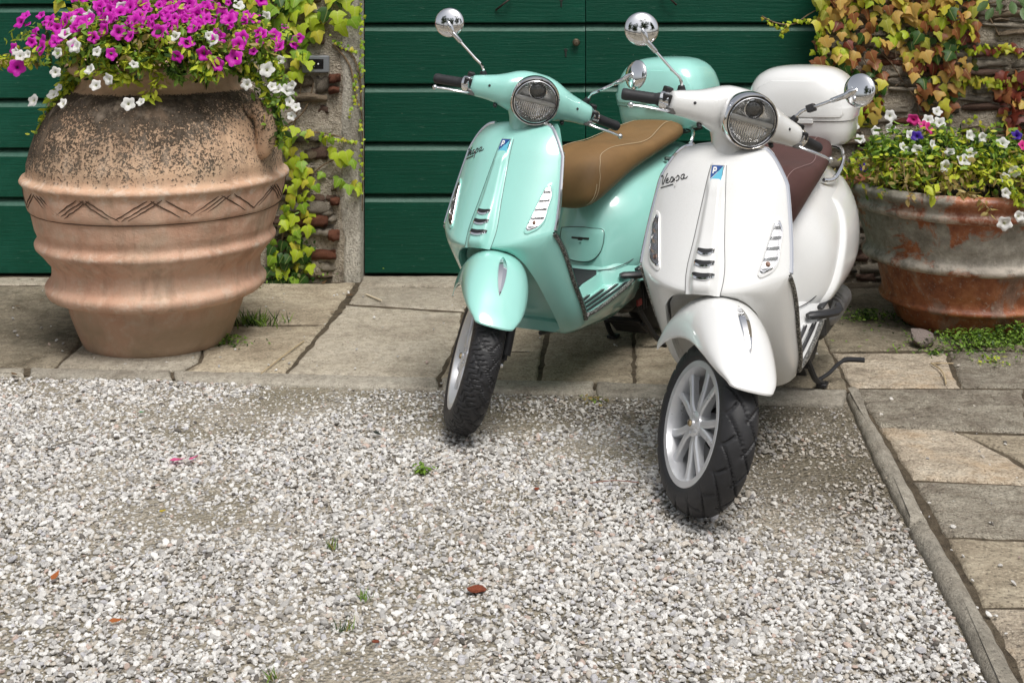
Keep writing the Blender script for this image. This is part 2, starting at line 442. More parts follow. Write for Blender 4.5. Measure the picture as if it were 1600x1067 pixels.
    g.add([q(-1.14, -1.1, L - .003), q(1.14, -1.1, L - .003), q(1.14, 1.1, L - .003), q(-1.14, 1.1, L - .003), q(-1.1, -1.07, L), q(1.1, -1.07, L), q(1.1, 1.07, L), q(-1.1, 1.07, L)],
          [(4, 5, 6, 7), (0, 1, 5, 4), (1, 2, 6, 5), (2, 3, 7, 6), (3, 0, 4, 7)], 3)
    L += .0008
    g.add([q(-.98, -.6, L), q(.92, .98, L), q(-.98, .98, L)], [(0, 1, 2)], 0)
    g.add([q(-.98, -.74, L), q(.98, -.98 + .24, L), q(.98, .94, L)], [(0, 1, 2)], 1)
    g.add([q(-.98, -.98, L), q(.98, -.98, L), q(.98, -.78, L), q(-.98, -.78, L)], [(0, 1, 2, 3)], 1)
    def bar(p0, p1, wd):
        d = np.array(p1, float) - np.array(p0, float); n_ = np.array([-d[1], d[0]]); n_ = n_ / np.linalg.norm(n_) * wd
        g.add([q(*(np.array(p0) - n_), L + .0006), q(*(np.array(p1) - n_), L + .0006), q(*(np.array(p1) + n_), L + .0006), q(*(np.array(p0) + n_), L + .0006)], [(0, 1, 2, 3)], 2)
    for p0, p1 in (((-.62, .02), (-.62, .78)), ((-.62, .72), (-.25, .72)), ((-.25, .75), (-.10, .55)), ((-.10, .55), (-.25, .34)), ((-.25, .36), (-.62, .36))): bar(p0, p1, .10)
    g.build('shield_badge', [BADGE_BLUE, BADGE_CYAN, BADGE_WHITE, DULL_CHROME], shield, smooth=False)
    # nameplate script
    g = MB(); o_ = np.array([-.181, .821]); ex = np.array([.092, .027]) / 2.25; ey = np.array([-.005, .030]) * .84
    for stx in SCRIPT:
        pts = cr(stx, 5 * len(stx)); g.add(*tube([sh_on(*(o_ + ex * a + ey * b), .0012) for a, b in pts], .00145, 5))
    g.build('nameplate_script', [plain('dark_chrome_script', (.10, .10, .10), .25, .8)], shield)
    # turn signals
    for sg in (1, -1):
        ol = [(.179, .748), (.170, .744), (.161, .715), (.152, .675), (.144, .634), (.1405, .614), (.146, .608), (.160, .612), (.174, .620), (.182, .632), (.187, .68), (.1875, .728)]
        ol = cr(ol + [ol[0]], 41)[:-1]; ol = [(sg * a, b) for a, b in ol]
        if sg < 0: ol = ol[::-1]
        f_ = MB(); shield_patch(f_, ol, [(1.07, .0002), (1.06, .0035), (1.0, .0045), (.93, .0042), (.92, .0015)])
        ts = f_.build('turn_signal', [colour], root)
        f_ = MB(); c, _ = shield_patch(f_, ol, [(.925, .0042), (.90, .0052), (.83, .0050), (.82, .0020)]); f_.build('lamp_frame', [CHROME], ts)
        # stepped reflector inside
        f_ = MB(); O = np.array(ol); zs = np.linspace(.618, .738, 15); P = []
        for i, z in enumerate(zs):
            ys = []
            for a, b in zip(O, np.roll(O, -1, 0)):
                if (a[1] - z) * (b[1] - z) <= 0 and a[1] != b[1]: ys.append(a[0] + (b[0] - a[0]) * (z - a[1]) / (b[1] - a[1]))
            y0_, y1_ = min(ys), max(ys); m_ = (y0_ + y1_) / 2; y0_ = m_ + (y0_ - m_) * .84; y1_ = m_ + (y1_ - m_) * .84
            P.append([sh_on(y0_ + (y1_ - y0_) * k, z, ((.0012, .0034, .0024)[i % 3])) for j, k in enumerate((0, .2, .4, .6, .8, 1))])
        f_.add(*grid(P, flip=True)); f_.build('reflector', [SIGNAL], ts, smooth=False)
        f_ = MB(); cy, cz = c; f_.add(*lathe([(.0, .006), (.006, .0045), (.0085, .001)], 12, frame(sh_on(sg * .160, .636, .001), (1, 0, .5)))); f_.build('bulb', [plain('bulb_glass', (.35, .22, .17), .15, .2)], ts)
        f_ = MB(); shield_patch(f_, ol, [(.90, .0050), (.7, .0068), (.4, .0076), (.05, .008)]); f_.build('lens', [LENS], ts)
    # chrome edge trim along the shield, ribbed trim along the lower edge and the floor
    for sg in (1, -1):
        path = []
        for u in np.linspace(.55, 1, 14): z = float(sh_top(u)); y = u * float(sh_W(z)); path.append((float(sh_F(y, z)) - .008, sg * (y + .000), z + .003))
        for z in np.linspace(float(sh_top(1)), .607, 24)[1:]: y = float(sh_W(z)); path.append((float(sh_F(y, z)) - .010, sg * (y + .003), z))
        MB().add(*tube(path, .0075, 8)).build('edge_trim', [CHROME], shield)
        low_ = [(-.192, .2135, .60)] + [tuple(p + np.array([-.006, .003, 0])) for p in O2[2:-1]]
        low_ = cr(low_ + [(-.425, .189, .283), (-.46, .192, .287), (-.6, .194, .305), (-.76, .193, .335)], 60)
        MB().add(*tube([(a, sg * b, c) for a, b, c in low_], .0075, 8)).build('floor_edge_trim', [TRIM], root)
    # ---- floor tub
    P = []
    for x, zb, wb, wt, zt in [(-.372, .232, .095, .118, .262), (-.41, .220, .112, .172, .284), (-.46, .214, .118, .188, .289), (-.60, .208, .120, .190, .302), (-.74, .205, .118, .190, .322), (-.86, .210, .105, .182, .345), (-.93, .225, .09, .165, .36)]:
        hmp = .002 + .040 * smooth01((-x - .43) / .12)
        P.append([(x, s * y, z) for s, y, z in ((1, .0, zb), (1, wb, zb), (1, wb + (wt - wb) * .55, zb + (zt - zb) * .30), (1, wt - .004, zt - .016), (1, wt, zt - .006), (1, wt - .006, zt), (1, .098, zt + .002), (1, .085, zt + hmp), (-1, .0, zt + hmp + .004), (-1, .085, zt + hmp), (-1, .098, zt + .002), (-1, wt - .006, zt), (-1, wt, zt - .006), (-1, wt - .004, zt - .016), (-1, wb + (wt - wb) * .55, zb + (zt - zb) * .30), (-1, wb, zb))])
    tub = MB().add(*capped(P)).build('floorboard', [colour], root, sharp=35)
    mt = MB(); mp = [(-.545, .060, .3415), (-.56, .076, .3425), (-.70, .080, .362), (-.728, .066, .366)]
    ring = [(x, y, z) for x, y, z in mp] + [(x, -y, z) for x, y, z in mp[::-1]]
    mt.add(*capped([[(x, y, z - .012) for x, y, z in ring], ring, [(x * .97 - .019, y * .96, z + .002) for x, y, z in ring]])); mt.build('floor_mat', [GRIP], tub)
    for sg in (1, -1):
        for (x0, x1, y0_, y1_) in ((-.470, -.60, .112, .106), (-.452, -.67, .132, .126), (-.438, -.735, .153, .148), (-.428, -.765, .174, .172)):
            pth = [(x0 + (x1 - x0) * k, sg * (y0_ + (y1_ - y0_) * k), .2905 + (-.445 - (x0 + (x1 - x0) * k)) * .115 + .001) for k in np.linspace(0, 1, 8)]
            MB().add(*tube([(a, b, max(c, .2925)) for a, b, c in pth], [.003] + [.0052] * 6 + [.003], 8, flat=.6)).build('floor_strip', [BLACK], tub)
            MB().add(*tube([(a, b - sg * .0085, max(c, .2925) - .0012) for a, b, c in pth], .0035, 6, flat=.6)).build('floor_strip_edge', [DULL_CHROME], tub)
    # ---- rear body
    def body_pt(s, a_, off=0.0):
        x, zb, zt, wd, zm = s; c, sn = math.cos(a_), math.sin(a_); e = 2.15 if sn > 0 else 2.7
        yy = math.copysign(abs(c) ** (2 / e), c) * (wd + off); zz = zm + ((zt - zm) if sn > 0 else (zm - zb)) * math.copysign(abs(sn) ** (2 / e), sn)
        return (x, yy, zz)
    st_ = cr([(-.735, .30, .44, .088, .36), (-.755, .298, .53, .104, .38), (-.785, .298, .595, .124, .40), (-.83, .30, .645, .160, .42), (-.88, .305, .672, .188, .44), (-.95, .315, .695, .206, .46), (-1.06, .33, .715, .217, .48), (-1.2, .345, .732, .221, .50), (-1.35, .38, .744, .208, .53), (-1.48, .43, .747, .174, .56), (-1.58, .49, .735, .126, .59), (-1.635, .54, .70, .072, .60), (-1.655, .57, .67, .03, .61)], 60)
    body = MB().add(*capped([[body_pt(s, a_) for a_ in np.linspace(0, 2 * math.pi, 56, endpoint=False)] for s in st_])).build('rear_body', [colour], root, sharp=60)
    for sg in (1, -1):
        P = []
        for q in np.linspace(0, 1, 30):
            row = []
            for k in np.linspace(0, 1, 24):
                a_ = R(-58) + R(58 + 46) * k; x0_ = -.845 - .30 * smooth01((k - .30) / .7) - .05 * (1 - smooth01(k / .3)); x1_ = -1.575 + .08 * abs(2 * k - 1) ** 2
                x = x0_ + (x1_ - x0_) * q; s = np.array([np.interp(-x, -st_[:, 0], st_[:, j]) for j in range(5)])
                e = min(q / .05, (1 - q) / .05, k / .06, (1 - k) / .06); off = .016 * smooth01(e) ** .6 - .006 * (e < .01)
                p = body_pt(s, a_, off); row.append((p[0], sg * p[1], p[2]))
            P.append(row)
        MB().add(*grid(P, flip=(sg < 0))).build('side_cowl', [colour], body, sharp=70)
    # hatch on the front of the seat box, its outline and keyhole slot
    def sb(y, z):      # front of the seat box
        zs = np.array([.30, .42, .50, .60]); return float(pchip(zs, [-.722, -.736, -.750, -.790], z)) - .9 * y * y - .000
    hp = cr([(-.088, .508), (-.04, .514), (0, .516), (.04, .514), (.088, .508), (.090, .47), (.078, .43), (.05, .402), (0, .394), (-.05, .402), (-.078, .43), (-.090, .47), (-.088, .508)], 49)[:-1]
    c0 = hp.mean(0)
    P = [[(sb(*(c0 + (p - c0) * s)) + l, *(c0 + (p - c0) * s)) for p in hp] for s, l in ((1.0, -.004), (1.0, .006), (.96, .009), (.6, .011), (.05, .012))]
    ht = MB().add(*grid(P, False, True, flip=True)); ht.build('hatch', [colour], body)
    MB().add(*tube([(sb(*p) + .0065, *p) for p in list(hp) + [hp[0]]], .0015, 5, cap=False)).build('hatch_seam', [BLACK], body)
    k_ = MB(); k_.add(*rbox(.003, .036, .0035, .001, Matrix.Translation((sb(0, .478) + .0105, 0, .478)))); k_.add(*rbox(.004, .010, .006, .002, Matrix.Translation((sb(0, .476) + .0105, 0, .476)))); k_.build('hatch_slot', [DARK], body)
    sm = [(-.736, -.105, .372), (-.722, 0, .368), (-.736, .105, .372), (-.80, .146, .384), (-.86, .170, .405)]
    MB().add(*tube(cr(sm, 30), .0016, 5)).build('body_seam', [BLACK], body)
    # lower skirt joining the floor and the seat box
    P = []
    for x, zt, wd in [(-.715, .345, .10), (-.735, .378, .118), (-.80, .392, .150), (-.88, .405, .172), (-.96, .405, .168)]:
        P.append([(x, y, z) for y, z in ((-wd - .015, .315), (-wd, zt - .03), (-wd + .02, zt), (0, zt + .004), (wd - .02, zt), (wd, zt - .03), (wd + .015, .315))])
    MB().add(*grid(P)).build('lower_skirt', [colour], body)
    # ---- seat
    st_ = cr([(-.622, .640, .662, .050), (-.630, .616, .700, .082), (-.652, .600, .742, .106), (-.70, .600, .786, .125), (-.79, .630, .814, .140), (-.90, .674, .819, .150), (-1.05, .712, .818, .153), (-1.20, .737, .834, .149), (-1.32, .752, .847, .138), (-1.395, .764, .845, .118), (-1.412, .778, .825, .09)], 48)
    def seat_ring(x, zb, zt, wd, n=40):
        out = []
        for a in np.linspace(0, 2 * math.pi, n, endpoint=False):
            c, s = math.cos(a), math.sin(a); ex = 2.7
            yy = wd * math.copysign(abs(c) ** (2 / ex), c); zz = .5 + .5 * math.copysign(abs(s) ** (2 / ex), s)
            yy *= 1 - .16 * max(0, .45 - zz)
            out.append((x, yy, zb + (zt - zb) * zz - (.012 * (1 - (yy / wd) ** 2) * (1 if zz > .5 else 0) * smooth01((-x - .8) / .2) * smooth01((x + 1.38) / .1))))
        return out
    SR = [seat_ring(*s) for s in st_]
    seat = MB().add(*capped(SR)).build('seat', [seat_mat], root, sharp=70)
    def seat_pt(x, sg, hgt, out=.0008):
        i = int(np.clip(np.interp(-x, -st_[:, 0], np.arange(len(st_))), 0, len(st_) - 1.001)); f_ = np.interp(-x, -st_[:, 0], np.arange(len(st_))) - i
        s = st_[i] * (1 - f_) + st_[i + 1] * f_; ex = 2.7; zz = hgt; sv = (zz - .5) * 2
        c = (1 - abs(sv) ** ex) ** (1 / ex); yy = s[3] * c * (1 - .16 * max(0, .45 - zz))
        return (x, sg * (yy + out), s[1] + (s[2] - s[1]) * zz + (out if zz > .8 else 0))
    for sg in (1, -1):
        pth = [(-.668, .10), (-.674, .35), (-.684, .62), (-.704, .82), (-.742, .91), (-.80, .915), (-.90, .89), (-1.0, .86), (-1.08, .87), (-1.16, .91), (-1.25, .945), (-1.34, .955), (-1.39, .93)]
        pp = cr(pth, 70)
        MB().add(*tube([seat_pt(a, sg, b) for a, b in pp], .0010, 5)).build('stitching', [thread], seat)
        pp2 = pp[:22].copy(); pp2[:, 0] += .012
        MB().add(*tube([seat_pt(a, sg, min(.9, b), .0004) for a, b in pp2], .0013, 5)).build('stitching', [thread], seat)
    MB().add(*rbox(.012, .022, .020, .004, frame((-.640, 0, .634), (.35, 0, 1), (1, 0, 0)))).build('seat_latch', [BLACK], seat)
    # ---- grab rail
    for_r = [(-1.20, .128, .715), (-1.235, .150, .712), (-1.30, .168, .738), (-1.37, .170, .778), (-1.41, .155, .802), (-1.44, .12, .806), (-1.50, .10, .800), (-1.62, .08, .795)]
    gr = MB()
    for sg in (1, -1): gr.add(*tube(cr([(a, sg * b, c) for a, b, c in for_r], 30), .0075, 8))
    for x in (-1.46, -1.54, -1.61): gr.add(*tube([(x, -.115 + .02 * (x < -1.5), .800), (x, .115 - .02 * (x < -1.5), .800)], .007, 8))
    gr.build('grab_rail', [CHROME], root)
    # ---- top box
    def box_ring(cx, lx, ly, z, ex=4.2, n=56, tilt=0.0):
        return [(cx + lx * math.copysign(abs(math.cos(a)) ** (2 / ex), math.cos(a)) , ly * math.copysign(abs(math.sin(a)) ** (2 / ex), math.sin(a)), z + tilt * math.cos(a)) for a in np.linspace(0, 2 * math.pi, n, endpoint=False)]
    cx = -1.525
    base = MB().add(*capped([box_ring(cx, .110, .135, .808), box_ring(cx, .138, .164, .812), box_ring(cx, .152, .182, .830), box_ring(cx, .158, .188, .870), box_ring(cx, .160, .191, .900)]))
    tbx = base.build('top_box', [colour], root, sharp=45)
    ld = cr([(.164, .195, .903, 4.2), (.165, .197, .915, 4.2), (.164, .197, .950, 4.0), (.159, .192, .995, 3.6), (.148, .179, 1.035, 3.2), (.128, .154, 1.066, 2.9), (.098, .117, 1.086, 2.7), (.05, .058, 1.096, 2.5), (.01, .012, 1.098, 2.4)], 30)
    MB().add(*capped([box_ring(cx - .004 * (z - .9) / .2, a, b, z, ex=e) for a, b, z, e in ld])).build('lid', [colour], tbx, sharp=60)
    # raised facets on the lid front: a shallow framed panel
    fp = MB(); P = []
    for z, k in ((.918, .80), (.93, .84), (.985, .82), (1.02, .74), (1.045, .55)):
        lx = float(np.interp(z, ld[:, 2], ld[:, 0])); ly = float(np.interp(z, ld[:, 2], ld[:, 1])); e = float(np.interp(z, ld[:, 2], ld[:, 3])); row = []
        for y in np.linspace(-k, k, 17):
            row.append((cx - .004 * (z - .9) / .2 + lx * (1 - abs(y) ** e) ** (1 / e) + .0045, y * ly, z))
        P.append(row)
    P = np.array(P); rim = P.copy(); c = P.reshape(-1, 3).mean(0)
    outer = (P - c) * np.array([1, 1.03, 1.05]) + c - np.array([.008, 0, 0])
    fp.add(*grid(P)); 
    ring_i = list(P[0]) + list(P[1:, -1]) + list(P[-1][::-1][1:]) + list(P[1:-1, 0][::-1]); ring_o = list(outer[0]) + list(outer[1:, -1]) + list(outer[-1][::-1][1:]) + list(outer[1:-1, 0][::-1])
    fp.add(*grid([ring_o, ring_i], False, True)); fp.build('lid_panel', [colour], tbx, sharp=40)
    MB().add(*capped([box_ring(cx, .1595, .1905, .899), box_ring(cx, .1595, .1905, .905)])).build('lid_gap', [BLACK], tbx)
    lt = MB().add(*rbox(.006, .045, .010, .003, Matrix.Translation((cx + .162, .02, .902)))); lt.build('latch', [colour], tbx)
    rk = MB().add(*rbox(.11, .10, .012, .004, Matrix.Translation((cx, 0, .796)))); rk.build('box_plate', [BLACK], tbx)
    # ---- front fender (steered)
    tops = cr([(-.248, .400), (-.232, .455), (-.190, .512), (-.120, .552), (-.040, .561), (.030, .540), (.095, .497), (.150, .452), (.180, .427), (.198, .409)], 46)
    edges = cr([(-.232, .098, .338), (-.205, .102, .362), (-.150, .105, .400), (-.085, .106, .428), (-.020, .105, .440), (.045, .101, .437), (.100, .092, .428), (.140, .080, .420), (.158, .071, .416), (.170, .062, .409)], 46)
    P = []
    for (tx, tz), (ex_, ey_, ez) in zip(tops, edges):
        row = []
        for a in np.linspace(-1, 1, 41):
            th = a * math.pi / 2; e = 2.45
            yy = ey_ * math.copysign(abs(math.sin(th)) ** (2 / e), a); h = abs(math.cos(th)) ** (2 / e)
            row.append((ex_ + (tx - ex_) * h, yy * (1 + .03 * math.sin(min(h, 1) * math.pi)), ez + (tz - ez) * h))
        P.append(row)
    P = np.array(P)
    inner = P * np.array([1, .965, 1]) - np.array([0, 0, .005])
    fm = MB().add(*grid(P)); fm.add(*grid(inner, flip=True))
    for A_, B_ in ((P[0], inner[0]), (P[-1][::-1], inner[-1][::-1]), (P[:, -1], inner[:, -1]), (P[:, 0][::-1], inner[:, 0][::-1])): fm.add(*grid([A_, B_], flip=True))
    fender = fm.build('front_fender', [colour], root, T, sharp=50)
    bm = bmesh.new(); bm.from_mesh(fender.data); bmesh.ops.recalc_face_normals(bm, faces=bm.faces); bm.to_mesh(fender.data); bm.free()
    # crest
    cp = cr([(-.022, .563), (.030, .543), (.078, .513), (.118, .482)], 22); nrm = np.gradient(cp, axis=0); nrm = np.stack([-nrm[:, 1], nrm[:, 0]], 1); nrm /= np.linalg.norm(nrm, axis=1)[:, None]
    if nrm[0][1] < 0: nrm = -nrm
    P = []
    base_t = np.array([np.interp(cp[:, 0], tops[:, 0], tops[:, 1])]).T
    for i, (x, z) in enumerate(cp):
        z = float(base_t[i, 0]); q = i / 21; wd = .0165 * (math.sin(math.pi * q ** .8) ** .75) + .0004; hh = .0095 * math.sin(math.pi * (.08 + .84 * q)); n_ = nrm[i]
        P.append([(x - n_[0] * .004, -wd, z - n_[1] * .004), (x + n_[0] * hh * .45, -wd * .8, z + n_[1] * hh * .45), (x + n_[0] * hh, 0, z + n_[1] * hh), (x + n_[0] * hh * .45, wd * .8, z + n_[1] * hh * .45), (x - n_[0] * .004, wd, z - n_[1] * .004)])
    MB().add(*grid(P, flip=False)).build('fender_crest', [CHROME], fender, T, sharp=30)
    # ---- front wheel and fork
    wheel(root, (0, 0, .228), T, pattern)
    fk = MB()
    fk.add(*tube([(0, .058, .228), (-.03, .078, .235), (-.075, .082, .250)], [.020, .019, .018], 10))
    fk.add(*tube([(-.055, .085, .235), (-.085, .083, .33), (-.125, .075, .42), (-.15, .06, .50), (-.17, 0, .56)], [.017, .017, .018, .02, .02], 10))
    fk.add(*tube([(-.010, .088, .260), (-.085, .085, .440)], .019, 10)); fk.add(*tube([(-.004, .088, .245), (-.012, .088, .262)], .010, 8))
    fk.add(*lathe([(.0, .060), (.020, .060), (.020, .040), (.0, .040)], 16, Matrix.Translation((0, .12, .228)) @ Matrix.Rotation(R(90), 4, 'X')))
    fork = fk.build('fork_arm', [BLACK], root, T)
    MB().add(*lathe([(.0, .012), (.006, .012), (.0075, .009), (.0075, 0), (.0, 0)], 10, frame((0, .078, .228), (0, 1, 0)))).build('axle_cap', [CHROME], fork, T)
    sn = MB(); sn.add(*rbox(.022, .014, .030, .006, frame((-.075, .075, .30), (-.3, 0, 1), (1, 0, 0)))); sn.build('brake_caliper', [GREY_METAL], fork, T)
    MB().add(*tube(cr([(-.07, .08, .30), (-.05, .10, .34), (-.09, .09, .45), (-.16, .05, .54)], 16), .0045, 6)).build('brake_hose', [BLACK], fork, T)
    # ---- handlebar head (steered)
    st_ = cr([(.214, -.392, 1.012, .021, .023), (.210, -.392, 1.012, .029, .031), (.200, -.391, 1.012, .033, .035), (.165, -.386, 1.017, .041, .041), (.13, -.380, 1.022, .049, .048), (.100, -.376, 1.026, .058, .058), (.075, -.378, 1.028, .062, .068), (.05, -.380, 1.029, .064, .075), (0, -.381, 1.029, .065, .079)], 34)
    full = np.vstack([st_, (st_[:-1] * np.array([-1, 1, 1, 1, 1]))[::-1]])
    P = []
    for y, x, z, rx, rz in full:
        P.append([(x + rx * math.copysign(abs(math.cos(a)) ** (2 / 2.3), math.cos(a)), y, z + rz * math.copysign(abs(math.sin(a)) ** (2 / 2.3), math.sin(a)) + .0) for a in np.linspace(0, 2 * math.pi, 40, endpoint=False)])
    hm = MB().add(*capped(P, flip=False))
    # neck down to the shield
    P = []
    for z, x, rx, ry in cr([(.885, -.350, .060, .050), (.91, -.358, .062, .053), (.935, -.365, .063, .058), (.96, -.370, .066, .070), (.985, -.374, .068, .092), (1.01, -.376, .062, .105)], 16):
        P.append([(x + rx * math.cos(a), ry * math.copysign(abs(math.sin(a)) ** .85, math.sin(a)), z) for a in np.linspace(0, 2 * math.pi, 40, endpoint=False)])
    hm.add(*capped(P))
    bar_ = hm.build('handlebar', [colour], root, T, sharp=60)
    bm = bmesh.new(); bm.from_mesh(bar_.data); bmesh.ops.recalc_face_normals(bm, faces=bm.faces); bm.to_mesh(bar_.data); bm.free()
    # headlight
    LA = frame((-.279, 0, 1.027), (1, 0, -.05), (0, 0, 1))
    hl = MB().add(*lathe([(.070, -.040), (.082, -.034), (.0845, -.018), (.0842, -.004), (.0825, .004), (.0800, .0085), (.0775, .009), (.0760, .006), (.0757, .001)], 72, LA)).build('headlight', [CHROME], root, T)
    MB().add(*lathe([(.0762, .002), (.0760, .0060), (.0728, .0062), (.0725, .001)], 64, LA)).build('gasket', [BLACK], hl, T)
    MB().add(*lathe([(.0728, .003), (.0722, .0078), (.0705, .0090), (.0690, .0075), (.0688, .001)], 64, LA)).build('inner_ring', [CHROME], hl, T)
    MB().add(*lathe([(.0690, .004), (.060, -.008), (.044, -.016), (.022, -.020), (.0, -.021)], 56, LA)).build('reflector', [LAMP_DARK], hl, T)
    fl = MB()
    for k in range(17):
        yk = -.056 + .007 * k; zz = math.sqrt(max(0, .066 ** 2 - yk ** 2))
        fl.add(*tube([tuple(LA @ Vector(p)) for p in ((-.010, yk, -.006), (-.010 - (zz - .012) * .5, yk, -.009), (-zz + .003, yk, -.003))], .0023, 6))
    fl.build('flutes', [CHROME], hl, T)
    MB().add(*rbox(.0070, .0680, .006, .003, LA @ Matrix.Translation((.002, 0, .003)))).build('light_bar', [plain('light_bar_white', (.78, .78, .76), .25, .1)], hl, T)
    MB().add(*lathe([(.024, -.018), (.030, -.010), (.031, -.004), (.028, -.003), (.026, -.008), (.0, -.010)], 32, LA @ Matrix.Translation((.036, 0, 0)))).build('lamp_module', [CHROME], hl, T)
    MB().add(*lathe([(.0262, -.007), (.020, -.001), (.011, .002), (.0, .003)], 28, LA @ Matrix.Translation((.036, 0, 0)))).build('projector_lens', [plain('projector_glass', (.06, .058, .055), .06, 0.0, coat=1.0)], hl, T)
    MB().add(*lathe([(.0695, .007), (.063, .0125), (.044, .0175), (.02, .0195), (.0, .020)], 48, LA)).build('lens', [LENS], hl, T)
    # bar ends: switches, grips, levers, mirrors
    for sg in (-1, 1):
        A = np.array([-.395, sg * .206, 1.012]); B = np.array([-.473, sg * .330, .988]); d = B - A
        sw = MB(); fr_ = frame(A + d * .10, d, (0, 0, 1))
        sw.add(*lathe([(.020, -.012), (.027, -.010), (.028, .0), (.027, .016), (.022, .020), (.017, .022)], 20, fr_))
        sw.build('switch_housing', [CHROME], bar_, T)
        MB().add(*rbox(.010, .016, .012, .003, Matrix.Translation(A + d * .14 + np.array([.018, 0, .010])))).build('switch_block', [BLACK], bar_, T)
        MB().add(*rbox(.015, .012, .012, .003, Matrix.Translation(A + d * .10 + np.array([-.012, 0, .028])))).build('switch_block', [BLACK], bar_, T)
        pts = [A + d * k for k in np.linspace(.22, 1.0, 18)]
        rr = [.0205, .0205, .0175] + [.0168 + .0006 * (i % 2) for i in range(12)] + [.0178, .0180, .0165]
        MB().add(*tube(pts, rr, 16)).build('grip', [GRIP], bar_, T)
        lv = cr([A + np.array([.020, sg * .006, -.026]), A + np.array([.034, sg * .024, -.028]), A + np.array([.036, sg * .055, -.030]), A + np.array([.026, sg * .09, -.034]), np.array([-.377, sg * .330, .972])], 22)
        lm = MB(); lm.add(*tube(lv, [.0085] * 4 + [.0072] * 14 + [.006] * 4, 10, flat=.62)); lm.add(*lathe([(0, .0095), (.005, .008), (.0088, .003), (.0095, 0), (.0088, -.003), (.005, -.008), (0, -.0095)], 12, frame(lv[-1], d)))
        lm.build('lever', [DULL_CHROME], bar_, T)
        MB().add(*rbox(.013, .014, .010, .003, Matrix.Translation(A + np.array([.018, sg * .002, -.024])))).build('lever_bracket', [GREY_METAL], bar_, T)
        MB().add(*lathe([(0, .003), (.003, .003), (.0045, .0015), (.0050, -.004)], 12, frame((-.343, sg * .155, 1.030), (1, sg * .22, .35)))).build('screw', [BLACK], bar_, T)
        MB().add(*lathe([(0, .006), (.005, .006), (.0075, .002), (.0075, -.01)], 12, frame((-.352, sg * .118, .968), (1, 0, -.6)))).build('bolt', [BLACK], bar_, T)
        # mirror
        if sg < 0: mb_, bend, he, hc, nr = (-.415, -.178, 1.052), (-.412, -.190, 1.078), (-.440, -.318, 1.160), (-.452, -.338, 1.190), (.93, -.24, .14)
        else: mb_, bend, he, hc, nr = (-.400, .186, 1.052), (-.385, .198, 1.088), (-.300, .272, 1.172), (-.285, .300, 1.200), (.50, -.84, .02)
        mr = MB().add(*tube([np.array(mb_) + np.array([0, 0, -.035]), np.array(mb_) + np.array([.0, 0, -.012]), mb_, np.array(mb_) * .6 + np.array(bend) * .4], [.011, .013, .013, .010], 10)).build('mirror', [BLACK], root, T)
        MB().add(*tube(cr([mb_, bend, tuple(np.array(bend) * .75 + np.array(he) * .25), he], 18), .0048, 8)).build('stem', [CHROME], mr, T)
        dd = np.array(he) - np.array(bend); dd /= np.linalg.norm(dd)
        MB().add(*tube([np.array(he) - dd * .045, np.array(he) - dd * .042, np.array(he), np.array(he) + dd * .006], [.006, .0075, .0085, .007], 10)).build('collar', [DULL_CHROME], mr, T)
        if cname == 'white' and sg > 0:
            q_ = np.array(bend) * .78 + np.array(he) * .22; MB().add(*rbox(.011, .011, .013, .002, frame(q_, dd))).build('stem_clip', [BLACK], mr, T)
        HF = frame(hc, nr, (0, 0, 1))
        hd = MB().add(*lathe([(.0, .0100), (.014, .0094), (.028, .0072), (.039, .0035), (.0465, -.0008), (.0503, -.005), (.0505, -.008), (.049, -.010), (.0475, -.010)], 64, HF))
        hd.add(*tube([np.array(he), np.array(he) * .45 + np.array(hc) * .55 + np.array(HF.to_3x3() @ Vector((0, 0, .009))), np.array(hc) + np.array(HF.to_3x3() @ Vector((0, 0, .010)))], [.0085, .010, .004], 10))
        hd.build('shell', [CHROME], mr, T)
        MB().add(*lathe([(.0478, -.0085), (.0, -.0085)], 40, HF)).build('mirror_glass', [MIRROR], mr, T)
    # ---- pillion footpegs, stand, engine, rear wheel, exhaust
    for sg in (1, -1):
        P = []
        pg = [(-.752, .148, .350, .010, .008), (-.762, .158, .350, .016, .012), (-.80, .190, .347, .017, .013), (-.855, .218, .344, .017, .014), (-.880, .225, .348, .016, .013), (-.892, .220, .362, .010, .010)]
        MB().add(*tube([(a, sg * b, c) for a, b, c, _, _ in pg], [q[3] for q in pg], 10, flat=.8)).build('footpeg', [BLACK], root)
        MB().add(*rbox(.050, .014, .005, .003, Matrix.Translation((-.885, sg * .178, .368)) @ Matrix.Rotation(sg * R(-12), 4, 'Z') @ Matrix.Rotation(R(14), 4, 'Y'))).build('peg_pad', [BLACK], root)
    eg = MB()
    eg.add(*rbox(.16, .055, .065, .02, Matrix.Translation((-1.06, .04, .235)))); eg.add(*tube([(-.93, -.06, .25), (-.93, .11, .25)], .055, 14)); eg.add(*rbox(.20, .035, .06, .02, Matrix.Translation((-1.24, .115, .25))))
    for x in np.linspace(-1.16, -.98, 9): eg.add(*rbox(.004, .062, .070, .002, Matrix.Translation((x, .04, .235))))
    eg.add(*tube([(-.86, -.09, .27), (-.86, .12, .27)], .014, 8))
    eg.build('engine', [DARK], root)
    cv = MB().add(*tube(cr([(-1.12, .118, .245), (-1.17, .122, .25), (-1.30, .126, .262), (-1.42, .126, .27), (-1.46, .126, .27)], 14), [.03, .046, .053] + [.057] * 8 + [.054, .046, .03], 18, flat=.75))
    for x in np.linspace(-1.22, -1.40, 6): cv.add(*tube([(x, .120, .262), (x - .006, .120, .262)], [.061, .061], 18, flat=.78))
    cv.build('transmission_cover', [GREY_METAL], root, sharp=40)
    wheel(root, (-1.335, 0, .240), None, 1, 'rear_wheel', detailed=False)
